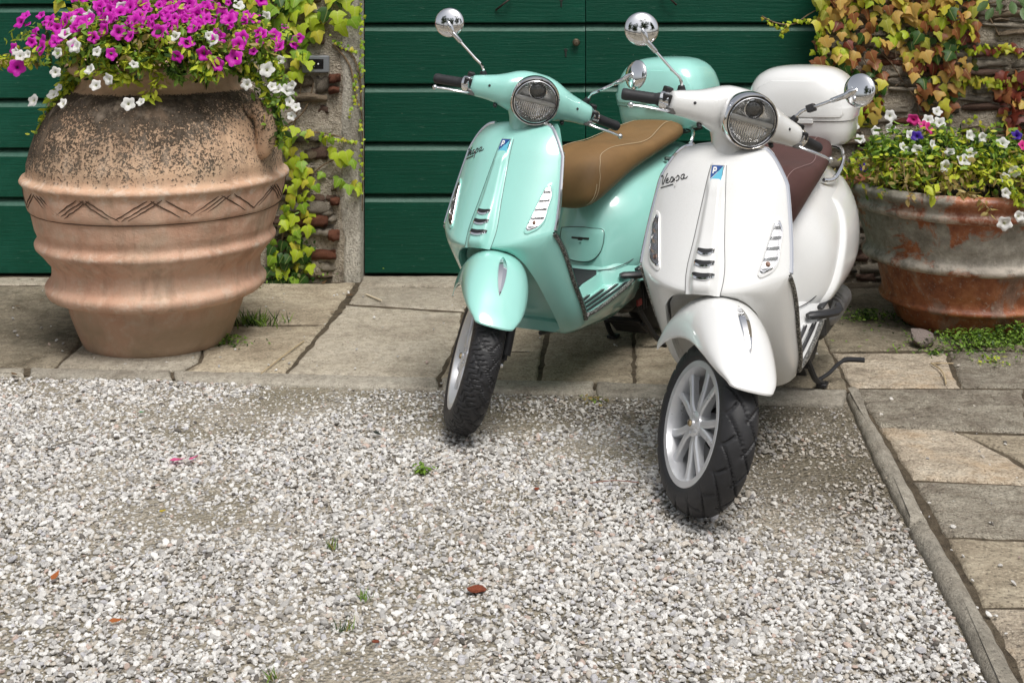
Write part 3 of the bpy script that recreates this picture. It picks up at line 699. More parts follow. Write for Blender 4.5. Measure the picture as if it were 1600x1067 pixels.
    ex = MB().add(*tube(cr([(-1.15, -.11, .20), (-1.25, -.15, .21), (-1.5, -.17, .24), (-1.62, -.17, .26)], 14), [.02, .045, .055, .057, .058, .058, .058, .058, .058, .058, .057, .054, .05, .03], 14)); ex.build('exhaust', [DARK], root)
    sd_ = MB()
    for sg in (1, -1):
        sd_.add(*tube(cr([(-1.00, sg * .075, .20), (-1.06, sg * .088, .11), (-1.13, sg * .102, .030), (-1.165, sg * .112, .014)], 12), .011, 8))
        sd_.add(*rbox(.024, .018, .006, .002, Matrix.Translation((-1.165, sg * .112, .010))))
    sd_.add(*tube([(-1.06, -.088, .10), (-1.06, .088, .10)], .010, 8)); sd_.add(*rbox(.05, .07, .008, .003, Matrix.Translation((-1.08, 0, .085)) @ Matrix.Rotation(R(-40), 4, 'Y')))
    stand = sd_.build('centre_stand', [BLACK], root)
    tg = cr([(-1.15, .098, .026), (-1.19, .130, .042), (-1.235, .162, .070), (-1.252, .180, .078), (-1.262, .205, .078), (-1.275, .240, .076)], 22)
    MB().add(*tube(tg, [.0065] * 14 + [.0095] * 8, 8)).build('stand_lever', [BLACK], stand)
    MB().add(*rbox(.018, .004, .012, .002, Matrix.Translation((-.93, .13, .215)))).build('red_tag', [RED], root)
    MB().add(*tube(cr([(-.40, .02, .215), (-.60, .03, .195), (-.86, .05, .20), (-.98, .06, .21)], 16), .008, 6)).build('under_pipe', [BLACK], root)
    return root

mint_scooter = build_scooter(MINT, TAN, THREAD, (-.1264, 4.038, R(32.36), R(-2.5)), R(41.6), 0, 'mint green motor scooter with tan leather seat, nearer the green door', 'mint')
white_scooter = build_scooter(WHITE, MAROON, THREAD2, (.5068, 3.438, R(23.88), R(-1.4)), R(40.9), 1, 'white motor scooter with dark maroon seat, parked in front at the right', 'white')

# ------------------------------------------------------------------ setting: ground, pavement, gravel
DOOR_Y, WALL_Y = 6.17, 6.03
def stone_mat(name, cols, scale=6.0, bscale=38, bstr=.6, rough=.85, stain=None, streak=None):
    """cols = three colours light/mid/dark"""
    m, t, b = node_mat(name); co = objco(t)
    oi = N(t, 'ShaderNodeObjectInfo'); add = N(t, 'ShaderNodeVectorMath', operation='ADD')
    sc = N(t, 'ShaderNodeVectorMath', operation='SCALE'); t.links.new(oi.outputs['Location'], sc.inputs[0]); sc.inputs['Scale'].default_value = 3.7
    cmb = N(t, 'ShaderNodeCombineXYZ'); t.links.new(mathn(t, 'MULTIPLY', oi.outputs['Random'], 40.0), cmb.inputs[0])
    t.links.new(co, add.inputs[0]); t.links.new(cmb.outputs[0], add.inputs[1]); v = add.outputs[0]
    if streak:
        mp = N(t, 'ShaderNodeMapping'); mp.inputs['Scale'].default_value = streak; t.links.new(v, mp.inputs['Vector']); v2 = mp.outputs[0]
    else: v2 = v
    n1 = noise_n(t, scale, 6, .62, v2, .3); n2 = noise_n(t, bscale, 5, .65, v2)
    c = ramp(t, n1, [(.30, cols[2]), (.5, cols[1]), (.72, cols[0])])
    c = mix(t, mathn(t, 'MULTIPLY', ramp(t, n2, [(.45, 0.0), (.62, 1.0)]), .35), c, tuple(x * .45 for x in cols[2]))
    pits = noise_n(t, bscale * 4.0, 3, .6, v)
    c = mix(t, ramp(t, pits, [(.56, 0.0), (.70, .50)]), c, tuple(min(1, x * 1.35) for x in cols[0]))
    c = mix(t, ramp(t, pits, [(.33, .75), (.43, 0.0)]), c, tuple(x * .40 for x in cols[2]))
    if stain: c = mix(t, ramp(t, noise_n(t, scale * .5, 5, .7, v), [(.50, 0.0), (.68, stain[1])]), c, stain[0])
    hv = N(t, 'ShaderNodeHueSaturation'); t.links.new(mathn(t, 'ADD', mathn(t, 'MULTIPLY', oi.outputs['Random'], .36), .80), hv.inputs['Value']); t.links.new(c, hv.inputs['Color'])
    t.links.new(hv.outputs[0], b.inputs['Base Color']); setp(b, Roughness=rough)
    b.inputs['Specular IOR Level'].default_value = .25
    h = mathn(t, 'ADD', mathn(t, 'MULTIPLY', n2, 1.0), mathn(t, 'MULTIPLY', n1, 1.4)); h = mathn(t, 'ADD', h, mathn(t, 'MULTIPLY', pits, .75))
    bump(t, b, h, bstr, .012); return m

SLAB_GREY = stone_mat('grey_flagstone', ((.57, .52, .43), (.46, .41, .325), (.29, .25, .19)), 4.0, 30, .7, stain=((.15, .125, .09), .55))
SLAB_WARM = stone_mat('warm_flagstone', ((.57, .50, .38), (.44, .375, .275), (.27, .22, .155)), 4.0, 26, .8, stain=((.14, .11, .075), .6), streak=(1, 1.25, 1))
SLAB_ORANGE = stone_mat('sandstone_flag', ((.60, .53, .425), (.48, .405, .31), (.27, .225, .17)), 8.0, 30, 1.2, stain=((.42, .26, .12), .4), streak=(1, 1.35, 1))
SLAB_ROUGH = stone_mat('hammered_flag', ((.60, .545, .445), (.47, .42, .335), (.26, .22, .165)), 10.0, 36, 1.6, stain=((.17, .13, .10), .5), streak=(1.2, 1.5, 1))
SLAB_DARK = stone_mat('dirty_flag', ((.42, .365, .275), (.28, .24, .175), (.14, .115, .08)), 5.0, 30, .6, stain=((.05, .045, .03), .7))
KERB_MAT = stone_mat('kerb_stone', ((.52, .48, .405), (.41, .375, .31), (.25, .22, .175)), 6.0, 40, .6, stain=((.09, .08, .06), .5))
DIRT = stone_mat('dirt_fill', ((.22, .18, .125), (.14, .11, .075), (.07, .055, .038)), 18, 70, 1.0)

def gravel_ground():
    m, t, b = node_mat('gravelly_dirt'); co = objco(t)
    n = noise_n(t, 2.2, 5, .6, co); f_ = noise_n(t, 55, 5, .7, co)
    v = N(t, 'ShaderNodeTexVoronoi'); v.inputs['Scale'].default_value = 95; t.links.new(co, v.inputs['Vector'])
    v2 = N(t, 'ShaderNodeTexVoronoi'); v2.inputs['Scale'].default_value = 230; t.links.new(co, v2.inputs['Vector'])
    soil = ramp(t, f_, [(.3, (.22, .19, .145)), (.5, (.38, .335, .265)), (.72, (.52, .47, .39))])
    grit = ramp(t, sep(t, v.outputs['Color'])[0], [(.0, (.20, .18, .15)), (.5, (.40, .375, .33)), (1, (.58, .56, .53))])
    c = mix(t, ramp(t, v.outputs['Distance'], [(.32, .75), (.5, 0.0)]), soil, grit)
    c = mix(t, mathn(t, 'MULTIPLY', ramp(t, v2.outputs['Distance'], [(.2, 1.0), (.5, 0.0)]), .35), c, (.5, .47, .42))
    c = mix(t, ramp(t, n, [(.42, 0.0), (.64, .60)]), c, (.20, .175, .11))
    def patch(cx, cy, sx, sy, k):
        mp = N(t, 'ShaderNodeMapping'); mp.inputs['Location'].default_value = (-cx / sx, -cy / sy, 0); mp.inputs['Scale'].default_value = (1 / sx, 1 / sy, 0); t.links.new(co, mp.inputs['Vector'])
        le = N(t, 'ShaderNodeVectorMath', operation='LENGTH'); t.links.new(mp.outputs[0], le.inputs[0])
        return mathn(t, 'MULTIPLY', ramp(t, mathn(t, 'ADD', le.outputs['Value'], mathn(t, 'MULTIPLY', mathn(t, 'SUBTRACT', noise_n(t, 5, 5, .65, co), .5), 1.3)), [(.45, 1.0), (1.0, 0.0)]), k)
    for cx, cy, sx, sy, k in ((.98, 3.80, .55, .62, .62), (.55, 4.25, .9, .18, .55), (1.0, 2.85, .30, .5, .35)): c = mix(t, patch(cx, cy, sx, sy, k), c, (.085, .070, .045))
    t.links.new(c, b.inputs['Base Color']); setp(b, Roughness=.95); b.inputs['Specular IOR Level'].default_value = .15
    h = mathn(t, 'ADD', mathn(t, 'MULTIPLY', v.outputs['Distance'], -1.2), mathn(t, 'MULTIPLY', f_, .8)); bump(t, b, h, .9, .012); return m
g_ = link('ground', mesh('ground', [(-45, -45, -.012), (45, -45, -.012), (45, 7.5, -.012), (-45, 7.5, -.012)], [(0, 1, 2, 3)], gravel_ground(), smooth=False)); tag(g_, kind='structure')

def slab_mesh(name, poly, mat, top=0.0, thick=.045, gap=.0015, wob=.0050, seed=0, round_=.008, kerb=False):
    """flagstone from its corners: worn wavy edge, chamfer and a gently uneven top"""
    r = random.Random(seed); P = np.array(poly, float); 
    area = .5 * np.sum(P[:, 0] * np.roll(P[:, 1], -1) - np.roll(P[:, 0], -1) * P[:, 1])
    if area < 0: P = P[::-1]
    pts = []
    for a, b in zip(P, np.roll(P, -1, 0)):
        L = np.linalg.norm(b - a); k = max(1, int(L / .04))
        for i in range(k): pts.append(a + (b - a) * i / k)
    pts = np.array(pts); c = pts.mean(0)
    def inset(Q, d):
        nx = np.roll(Q, -1, 0) - np.roll(Q, 1, 0); nx = nx / (np.linalg.norm(nx, axis=1)[:, None] + 1e-9); return Q + np.stack([-nx[:, 1], nx[:, 0]], 1) * d
    base = inset(pts, gap)
    base += np.array([[r.uniform(-wob, wob), r.uniform(-wob, wob)] for _ in base])
    rings = []
    for d, z in ((0, top - thick), (0, top - round_), (round_ * .25, top - round_ * .5), (round_ * .7, top - round_ * .16), (round_ * 1.3, top)) if kerb else ((0, top - thick), (0, top - round_ * 1.6), (round_ * .5, top - round_ * .5), (round_ * 1.6, top - .001), (round_ * 4, top)):
        q = inset(base, d); rings.append([(x, y, z + (mnoise.noise(Vector((x * 5, y * 5, seed))) * .003 if z > top - .02 else 0)) for x, y in q])
    V, F = grid(rings, False, True); F = list(F); n = len(pts)
    V = [tuple(v) for v in V]; k0 = (len(rings) - 1) * n; cc = np.array(rings[-1]).mean(0); V.append(tuple(cc)); F += [(k0 + i, k0 + (i + 1) % n, len(V) - 1) for i in range(n)]
    o = Vector((c[0], c[1], 0)); me = mesh(name, [Vector(v) - o for v in V], F, mat, sharp=50); return me, o
def gp(*uv): return [ground(u, v) for u, v in uv]
bp = gp((-700, 574), (45, 584), (684, 600), (1322, 612), (1580, 1067), (1640, 1180), (2300, 1180), (2300, 440))
bp = bp[:7] + [(7.5, 4.2), (7.5, 7.3), (-7.5, 7.3)]
bed = link('pavement', mesh('pavement', [(x, y, -.0075) for x, y in bp], [tuple(range(len(bp)))], DIRT, smooth=False)); tag(bed, kind='structure')   # dirt bed under the flags
SLABS = [  # corners in the photograph's pixels, on the ground plane
    (SLAB_DARK, [(-60, 445), (150, 445), (123, 538), (84, 574), (-90, 570)]),
    (SLAB_GREY, [(-60, 432), (150, 432), (150, 444), (-60, 444)]),
    (SLAB_GREY, [(130, 535), (318, 530), (312, 563), (286, 578), (86, 575)]),
    (SLAB_WARM, [(322, 508), (508, 507), (446, 581), (288, 578), (314, 565)]),
    (SLAB_WARM, [(150, 446), (556, 441), (510, 505), (322, 506), (318, 528), (127, 533)]),
    (SLAB_GREY, [(541, 475), (724, 487), (715, 530), (686, 588), (448, 582)]),
    (SLAB_GREY, [(560, 447), (740, 449), (726, 485), (543, 473)]),
    (SLAB_GREY, [(566, 431), (748, 431), (741, 448), (561, 446)]),
    (SLAB_WARM, [(718, 530), (738, 487), (860, 490), (848, 547), (711, 547)]),
    (SLAB_WARM, [(710, 549), (847, 549), (840, 594), (688, 589)]),
    (SLAB_WARM, [(862, 490), (990, 496), (990, 598), (843, 594)]),
    (SLAB_WARM, [(992, 496), (1130, 500), (1150, 602), (992, 598)]),
    (SLAB_DARK, [(1132, 500), (1276, 505), (1326, 606), (1152, 602)]),
    (SLAB_GREY, [(742, 449), (900, 450), (902, 489), (728, 486)]),
    (SLAB_GREY, [(902, 450), (1070, 450), (1090, 497), (904, 489)]),
    (SLAB_DARK, [(1072, 450), (1248, 450), (1274, 503), (1092, 497)]),
    (SLAB_GREY, [(750, 431), (1010, 431), (1010, 448), (743, 448)]),
    (SLAB_GREY, [(1012, 431), (1290, 431), (1290, 448), (1012, 448)]),
    (SLAB_DARK, [(1250, 450), (1450, 447), (1500, 545), (1298, 547)]),
    (SLAB_DARK, [(1452, 447), (1780, 445), (1800, 545), (1502, 545)]),
    (SLAB_ORANGE, [(1299, 549), (1478, 549), (1500, 604), (1330, 605)]),
    (SLAB_ROUGH, [(1480, 548), (1800, 548), (1800, 604), (1502, 604)]),
    (SLAB_ROUGH, [(1332, 607), (1600, 608), (1604, 674), (1500, 671), (1372, 664)]),
    (SLAB_ROUGH, [(1602, 608), (1840, 610), (1860, 685), (1606, 675)]),
    (SLAB_ORANGE, [(1374, 666), (1492, 672), (1560, 705), (1620, 742), (1630, 757), (1425, 747)]),
    (SLAB_WARM, [(1496, 673), (1606, 677), (1860, 687), (1900, 765), (1634, 756), (1622, 738), (1564, 703)]),
    (SLAB_ROUGH, [(1427, 749), (1632, 758), (1660, 842), (1476, 835)]),
    (SLAB_ROUGH, [(1635, 759), (1900, 768), (1960, 852), (1663, 842)]),
    (SLAB_WARM, [(1478, 837), (1700, 845), (1750, 946), (1536, 944)]),
    (SLAB_WARM, [(1703, 845), (1960, 854), (2010, 950), (1753, 946)]),
    (SLAB_ORANGE, [(1538, 946), (1750, 948), (1800, 1080), (1606, 1080)]),
    (SLAB_ROUGH, [(1753, 948), (2010, 952), (2050, 1080), (1803, 1080)]),
    (SLAB_WARM, [(-420, 440), (-62, 440), (-92, 570), (-470, 562)]), (SLAB_GREY, [(-800, 438), (-422, 438), (-472, 561), (-890, 552)]),
    (SLAB_ROUGH, [(1842, 610), (2120, 612), (2150, 695), (1862, 686)]), (SLAB_GREY, [(1862, 688), (2152, 697), (2200, 775), (1902, 767)]), (SLAB_WARM, [(1902, 770), (2200, 778), (2270, 862), (1962, 853)]), (SLAB_ROUGH, [(1962, 856), (2270, 864), (2330, 955), (2012, 951)]),
    (SLAB_WARM, [(2012, 954), (2330, 957), (2380, 1080), (2052, 1080)]), (SLAB_GREY, [(1802, 548), (2120, 548), (2118, 610), (1802, 605)]), (SLAB_DARK, [(1782, 445), (2060, 445), (2110, 546), (1802, 546)]),
]
for i, (mt, pg) in enumerate(SLABS):
    me, o = slab_mesh('flagstone', gp(*pg), mt, 0.0 + .0015 * ((i * 7) % 5 - 2), seed=i); link('flagstone', me, bed, o)
# kerbs: real stones with rounded tops along the gravel
KERB = [[(-700, 562), (-320, 569), (-320, 580), (-700, 571)], [(-320, 569), (40, 575), (40, 586), (-320, 580)], [(46, 575), (268, 579), (270, 593), (46, 587)], [(271, 579), (684, 589.5), (686, 608), (273, 593)], [(689, 590), (927, 596), (929, 617), (690, 608)], [(931, 596), (1325, 608), (1318, 633), (932, 617)]]
for i, pg in enumerate(KERB):
    me, o = slab_mesh('kerb_stone', gp(*pg), KERB_MAT, .004, .06, .002, .004, 100 + i, .012, True); link('kerb_stone', me, bed, o)
K2 = [[(1322, 618), (1334, 607), (1394, 707), (1438, 790), (1452, 818), (1420, 822), (1366, 722)], [(1418, 826), (1432, 815), (1450, 818), (1478, 862), (1527, 942), (1580, 1040), (1618, 1100), (1560, 1100), (1500, 975), (1455, 890)]]
for i, pg in enumerate(K2):
    me, o = slab_mesh('kerb_stone', gp(*pg), KERB_MAT, .016, .07, .003, .0025, 130 + i, .020, True); link('kerb_stone', me, bed, o)

# ---- gravel
def chip(seed):
    r = np.random.default_rng(seed); bm = bmesh.new(); bmesh.ops.create_icosphere(bm, subdivisions=2, radius=1.0)
    n = r.normal(size=(9, 3)); n /= np.linalg.norm(n, axis=1)[:, None]; h = r.uniform(.55, .95, 9)
    for v in bm.verts:
        d = np.array(v.co); d /= np.linalg.norm(d); q = n @ d; rr = 1.1
        for a, b in zip(q, h):
            if a > .05: rr = min(rr, b / a)
        v.co = Vector(d * rr * np.array([1.0, .78, .50]))
    me = bpy.data.meshes.new('gravel_chip'); bm.to_mesh(me); bm.free()
    me.polygons.foreach_set('use_smooth', np.ones(len(me.polygons), dtype=bool)); me.set_sharp_from_angle(angle=R(17)); return me
def gravel_mat():
    m, t, b = node_mat('marble_gravel'); co = objco(t)
    a = N(t, 'ShaderNodeAttribute'); a.attribute_name = 'tone'; a.attribute_type = 'INSTANCER'
    n = noise_n(t, 2.6, 5, .65, co)
    c = mix(t, ramp(t, n, [(.40, .0), (.8, .35)]), a.outputs['Color'], (.22, .19, .15))
    t.links.new(c, b.inputs['Base Color']); setp(b, Roughness=.8); b.inputs['Specular IOR Level'].default_value = .3
    bump(t, b, noise_n(t, 5, 4, .6, co), .25, .3); return m
GRAVEL = gravel_mat()
src = bpy.data.collections.new('gravel_chips')
for k in range(14):
    me = chip(k); me.materials.append(GRAVEL); src.objects.link(bpy.data.objects.new('gravel_chip', me))
kline = np.array(gp((-700, 571), (-320, 580), (46, 587), (270, 593), (686, 608), (929, 617), (1318, 631)))
rline = np.array(gp((1322, 620), (1366, 722), (1419, 823), (1455, 890), (1500, 975), (1560, 1100), (1640, 1300)))
def gravel_points(n):
    X = rng.uniform(-3.0, 1.45, n); Y = rng.uniform(1.7, 4.75, n)
    ymax = np.interp(X, kline[:, 0], kline[:, 1]); xmax = np.interp(-Y, -rline[:, 1], rline[:, 0])
    dk = ymax - Y; dr = xmax - X
    ok = (dk > -.004) & ((dr > .004) | (Y > rline[0, 1] - .0))
    nz = np.array([mnoise.noise(Vector((x * 1.7, y * 2.3, 3.1))) + .5 * mnoise.noise(Vector((x * 4.5, y * 5.5, 9.0))) for x, y in zip(X, Y)])
    dens = np.clip(.78 + .80 * nz, .14, 1.0)
    dens *= np.where(X < -.85, 1.0, np.clip(.42 + (ymax - Y) / .6, .42, 1.0))                       # thin, trodden strip before the kerb
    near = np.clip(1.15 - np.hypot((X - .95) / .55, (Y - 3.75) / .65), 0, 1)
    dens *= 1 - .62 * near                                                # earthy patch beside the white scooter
    mid = np.clip(1.1 - np.hypot((X + .18) / .42, (Y - 4.12) / .22), 0, 1); dens *= 1 - .6 * mid
    dens = dens * np.clip(1.25 - .55 * np.maximum(0, (np.abs(X) - .42 * Y - .15)) / .5, .4, 1.0)
    ok &= rng.uniform(0, 1, n) < dens
    X, Y, nz, dk, dens = X[ok], Y[ok], nz[ok], dk[ok], dens[ok]
    return X, Y, nz, dk, dens
X, Y, nz, dk, dens = gravel_points(250000)
n = len(X)
size = np.exp(np.where(rng.uniform(0, 1, n) < .42, rng.normal(math.log(.0033), .25, n), rng.normal(math.log(.0066), .28, n))); size = np.clip(size, .0018, .0135) * np.where(dens < .45, .78, 1.0) * np.where((dk < .25) & (X > -.85), .8, 1.0)
Z = -.0115 + size * rng.uniform(.05, .55, n) + np.clip(nz, -.3, .5) * .005
# a few loose chips lie on the flags
uv = [(rng.uniform(20, 560), rng.uniform(450, 580)) for _ in range(90)] + [(rng.uniform(560, 1330), rng.uniform(440, 605)) for _ in range(50)] + [(rng.uniform(1340, 1600), rng.uniform(560, 1060)) for _ in range(60)]
ex = np.array([ground(*q) for q in uv]); es = rng.uniform(.003, .0085, len(uv))
pot_d = np.hypot(ex[:, 0] + 1.404, ex[:, 1] - 5.07); keep = pot_d > .32
ex, es = ex[keep], es[keep]
X = np.r_[X, ex[:, 0]]; Y = np.r_[Y, ex[:, 1]]; Z = np.r_[Z, .001 + es * .4]; size = np.r_[size, es]; n = len(X)
pal = np.array([(.68, .67, .645), (.56, .545, .52), (.40, .39, .375), (.48, .44, .385), (.27, .255, .235), (.46, .455, .47), (.11, .10, .09), (.46, .36, .31)])
tone = 1.10 * pal[rng.choice(len(pal), n, p=[.26, .26, .16, .14, .07, .06, .025, .025])] * rng.uniform(.88, 1.10, (n, 1))
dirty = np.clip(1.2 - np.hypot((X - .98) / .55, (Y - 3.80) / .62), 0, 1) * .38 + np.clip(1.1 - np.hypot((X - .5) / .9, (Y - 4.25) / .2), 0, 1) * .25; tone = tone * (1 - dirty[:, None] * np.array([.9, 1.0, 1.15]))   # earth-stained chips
pm = bpy.data.meshes.new('gravel'); pm.vertices.add(n); pm.vertices.foreach_set('co', np.stack([X, Y, Z], 1).ravel().astype(np.float32))
def att(nm, typ, arr):
    a = pm.attributes.new(nm, typ, 'POINT'); a.data.foreach_set({'FLOAT': 'value', 'INT': 'value', 'FLOAT_VECTOR': 'vector', 'FLOAT_COLOR': 'color'}[typ], arr.ravel())
att('size', 'FLOAT', size.astype(np.float32)); att('pick', 'INT', rng.integers(0, 14, n).astype(np.int32))
att('turn', 'FLOAT_VECTOR', np.stack([rng.normal(0, .38, n), rng.normal(0, .38, n), rng.uniform(0, 6.28, n)], 1).astype(np.float32))
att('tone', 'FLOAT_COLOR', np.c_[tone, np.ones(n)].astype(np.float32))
gobj = link('gravel', pm); tag(gobj, 'loose white and grey marble gravel covering the yard', kind='stuff')
ng = bpy.data.node_groups.new('scatter_gravel', 'GeometryNodeTree')
ng.interface.new_socket('Geometry', in_out='INPUT', socket_type='NodeSocketGeometry'); ng.interface.new_socket('Geometry', in_out='OUTPUT', socket_type='NodeSocketGeometry')
gi = ng.nodes.new('NodeGroupInput'); go = ng.nodes.new('NodeGroupOutput'); iop = ng.nodes.new('GeometryNodeInstanceOnPoints'); ci = ng.nodes.new('GeometryNodeCollectionInfo')
ci.inputs['Collection'].default_value = src; ci.inputs['Separate Children'].default_value = True; ci.inputs['Reset Children'].default_value = True
def named(nm, typ):
    q = ng.nodes.new('GeometryNodeInputNamedAttribute'); q.data_type = typ; q.inputs['Name'].default_value = nm; return q.outputs[0]
iop.inputs['Pick Instance'].default_value = True
ng.links.new(gi.outputs[0], iop.inputs['Points']); ng.links.new(ci.outputs[0], iop.inputs['Instance']); ng.links.new(named('pick', 'INT'), iop.inputs['Instance Index'])
e2r = ng.nodes.new('FunctionNodeEulerToRotation'); ng.links.new(named('turn', 'FLOAT_VECTOR'), e2r.inputs[0]); ng.links.new(e2r.outputs[0], iop.inputs['Rotation'])
ng.links.new(named('size', 'FLOAT'), iop.inputs['Scale']); ng.links.new(iop.outputs[0], go.inputs[0])
md = gobj.modifiers.new('scatter', 'NODES'); md.node_group = ng

# ------------------------------------------------------------------ doors
def door_paint():
    m, t, b = node_mat('green_door_paint'); co = objco(t)
    mp = N(t, 'ShaderNodeMapping'); mp.inputs['Scale'].default_value = (.5, 9, 16); t.links.new(co, mp.inputs['Vector'])
    gr = noise_n(t, 7, 6, .65, mp.outputs[0], .2); big = noise_n(t, 1.6, 4, .6, co)
    c = ramp(t, big, [(.3, (.000, .046, .025)), (.7, (.001, .070, .040))])
    mp2 = N(t, 'ShaderNodeMapping'); mp2.inputs['Scale'].default_value = (3.2, 9, 36); t.links.new(co, mp2.inputs['Vector'])
    wr = noise_n(t, 4.5, 5, .7, mp2.outputs[0]); c = mix(t, ramp(t, wr, [(.64, 0.0), (.72, .60)]), c, (.12, .22, .17))
    c = mix(t, ramp(t, noise_n(t, 2.6, 6, .7, co), [(.55, 0.0), (.75, .35)]), c, (.012, .105, .068))
    # light caught by the upward-facing bevels, painted in as a paler green
    ge = N(t, 'ShaderNodeNewGeometry'); nz_ = sep(t, ge.outputs['Normal'])[2]
    ledge_light = mathn(t, 'MULTIPLY', ramp(t, nz_, [(.25, 0.0), (.45, 1.0)]), ramp(t, noise_n(t, 30, 4, .7, co), [(.3, .30), (.7, .65)]))
    c = mix(t, ledge_light, c, (.085, .165, .13))
    t.links.new(c, b.inputs['Base Color']); t.links.new(ramp(t, gr, [(.3, .34), (.7, .55)]), b.inputs['Roughness']); b.inputs['Specular IOR Level'].default_value = .3
    chip_ = noise_n(t, 48, 4, .7, co); c2 = mix(t, ramp(t, chip_, [(.70, 0.0), (.735, .8)]), c, (.20, .24, .19)); t.links.new(c2, b.inputs['Base Color'])
    bump(t, b, mathn(t, 'ADD', gr, mathn(t, 'MULTIPLY', wr, .6)), .38, .007); return m
GREEN = door_paint()
def plank(parent, x0, x1, zb, zt, y=DOOR_Y, seed=0):
    r = random.Random(seed); prof = [(.0, zb), (-.034, zb), (-.040, zb + .006), (-.040, zt - .040), (-.037, zt - .035), (-.008, zt - .007), (.012, zt - .007)]
    xs = np.linspace(x0, x1, 14); P = []
    for x in xs:
        P.append([(x, y + dy + (mnoise.noise(Vector((x * 3, z * 9, seed))) * .0022), z + mnoise.noise(Vector((x * 2.2, seed, z * 3))) * .0028) for dy, z in prof])
    o = Vector(((x0 + x1) / 2, y, zb)); V, F = capped(P, flip=True)
    return link('plank', mesh('plank', [Vector(v) - o for v in V], F, GREEN, sharp=25), parent, o)
def zv(v, Y=DOOR_Y - .04): return CAM_H - (v - CAM_V0) / CAM_F * Y
def xu(u, Y=DOOR_Y - .04): return (u - 800) / CAM_F * Y
door = empty('double_door', (xu(920), DOOR_Y, 0), 'wide dark green plank double door behind the two scooters', 'door')
par = door.location
def rel(o): o.location = Vector(o.location) - par; return o
zz_ = [.006, zv(303.5), zv(222.5), zv(131.5), zv(36.5), zv(36.5) + .285, zv(36.5) + .57, zv(36.5) + .85, zv(36.5) + 1.15]
for k in range(len(zz_) - 1):
    rel(plank(door, xu(570), xu(914.3), zz_[k], zz_[k + 1], DOOR_Y, k)); rel(plank(door, xu(915.8), xu(1292), zz_[k] + .001, zz_[k + 1] + .001, DOOR_Y + .006, 20 + k))
BACKING = plain('dark_door_backing', (.012, .018, .014), .8)
bx = MB().add(*rbox((xu(1292) - xu(570)) / 2 + .02, .012, 1.3, .004, Matrix.Translation(((xu(570) + xu(1292)) / 2, DOOR_Y + .030, 1.28)))).build('door_backing', [BACKING], door); rel(bx)
IRON = plain('old_iron', (.06, .05, .042), .55, .7, var=.4, vscale=80); BRASS = plain('worn_brass_knob', (.16, .13, .09), .45, .8, var=.3, vscale=90)
def on_door(u, v): return Vector((xu(u), DOOR_Y - .040, zv(v)))
q = MB().add(*lathe([(0, .030), (.012, .028), (.018, .020), (.016, .012), (.008, .008), (.010, .0), (.014, .0)], 20, frame(on_door(900, 66.5), (0, -1, 0)))); rel(q.build('door_knob', [BRASS], door))
for (u, v) in ((884, 82), (877, 4)):
    k = MB(); p = on_door(u, v); k.add(*lathe([(0, .0015), (.0075, .0015), (.0085, 0)], 14, frame(p + Vector((0, -.001, .010)), (0, -1, 0)))); k.add(*rbox(.0042, .0012, .016, .001, Matrix.Translation(p + Vector((0, -.0015, -.008))))); rel(k.build('keyhole', [BACKING], door))
for u0, u1 in ((775, 800), (1034, 1056)):
    pts = [on_door(u0, 16 if u0 < 900 else -12) + Vector((0, -.004, 0)), on_door((u0 + u1) / 2, 6 if u0 < 900 else -2) + Vector((0, -.035, 0)), on_door(u1, -4 if u0 < 900 else 8) + Vector((0, -.02, 0))]
    rel(MB().add(*tube(cr(pts, 10), .005, 8)).build('door_hook', [IRON], door))
door2 = empty('plank_door', (xu(20), DOOR_Y, 0), 'dark green plank door at the left edge, behind the tall urn', 'door'); par = door2.location
zz2 = [.006, zv(309), zv(232), zv(154.5), zv(7), zv(7) + .29, zv(7) + .58, zv(7) + .86, zv(7) + 1.15]
for k in range(len(zz2) - 1): rel(plank(door2, xu(-560), xu(165), zz2[k], zz2[k + 1], DOOR_Y, 40 + k))
rel(MB().add(*rbox((xu(165) - xu(-560)) / 2 + .02, .012, 1.3, .004, Matrix.Translation(((xu(-560) + xu(165)) / 2, DOOR_Y + .030, 1.28)))).build('door_backing', [BACKING], door2))

# ------------------------------------------------------------------ rubble walls
STONES = [stone_mat('rubble_grey', ((.48, .42, .34), (.33, .285, .225), (.15, .125, .095)), 9, 30, .9), stone_mat('rubble_tan', ((.50, .40, .28), (.37, .285, .195), (.17, .125, .085)), 9, 30, .9),
          stone_mat('rubble_pale', ((.56, .50, .41), (.42, .365, .285), (.22, .185, .14)), 9, 30, .8), stone_mat('rubble_rose', ((.36, .24, .18), (.25, .155, .115), (.12, .075, .055)), 9, 30, .9)]
BRICKS = stone_mat('old_brick', ((.38, .17, .10), (.28, .11, .065), (.14, .06, .04)), 12, 40, .9)
MORTAR = stone_mat('lime_mortar', ((.62, .56, .46), (.48, .42, .33), (.24, .20, .15)), 11, 34, 1.2)
PLASTER = stone_mat('weathered_plaster', ((.52, .49, .425), (.40, .375, .315), (.22, .20, .165)), 5, 26, .7, stain=((.13, .115, .09), .6), streak=(2.2, 2.2, .8))
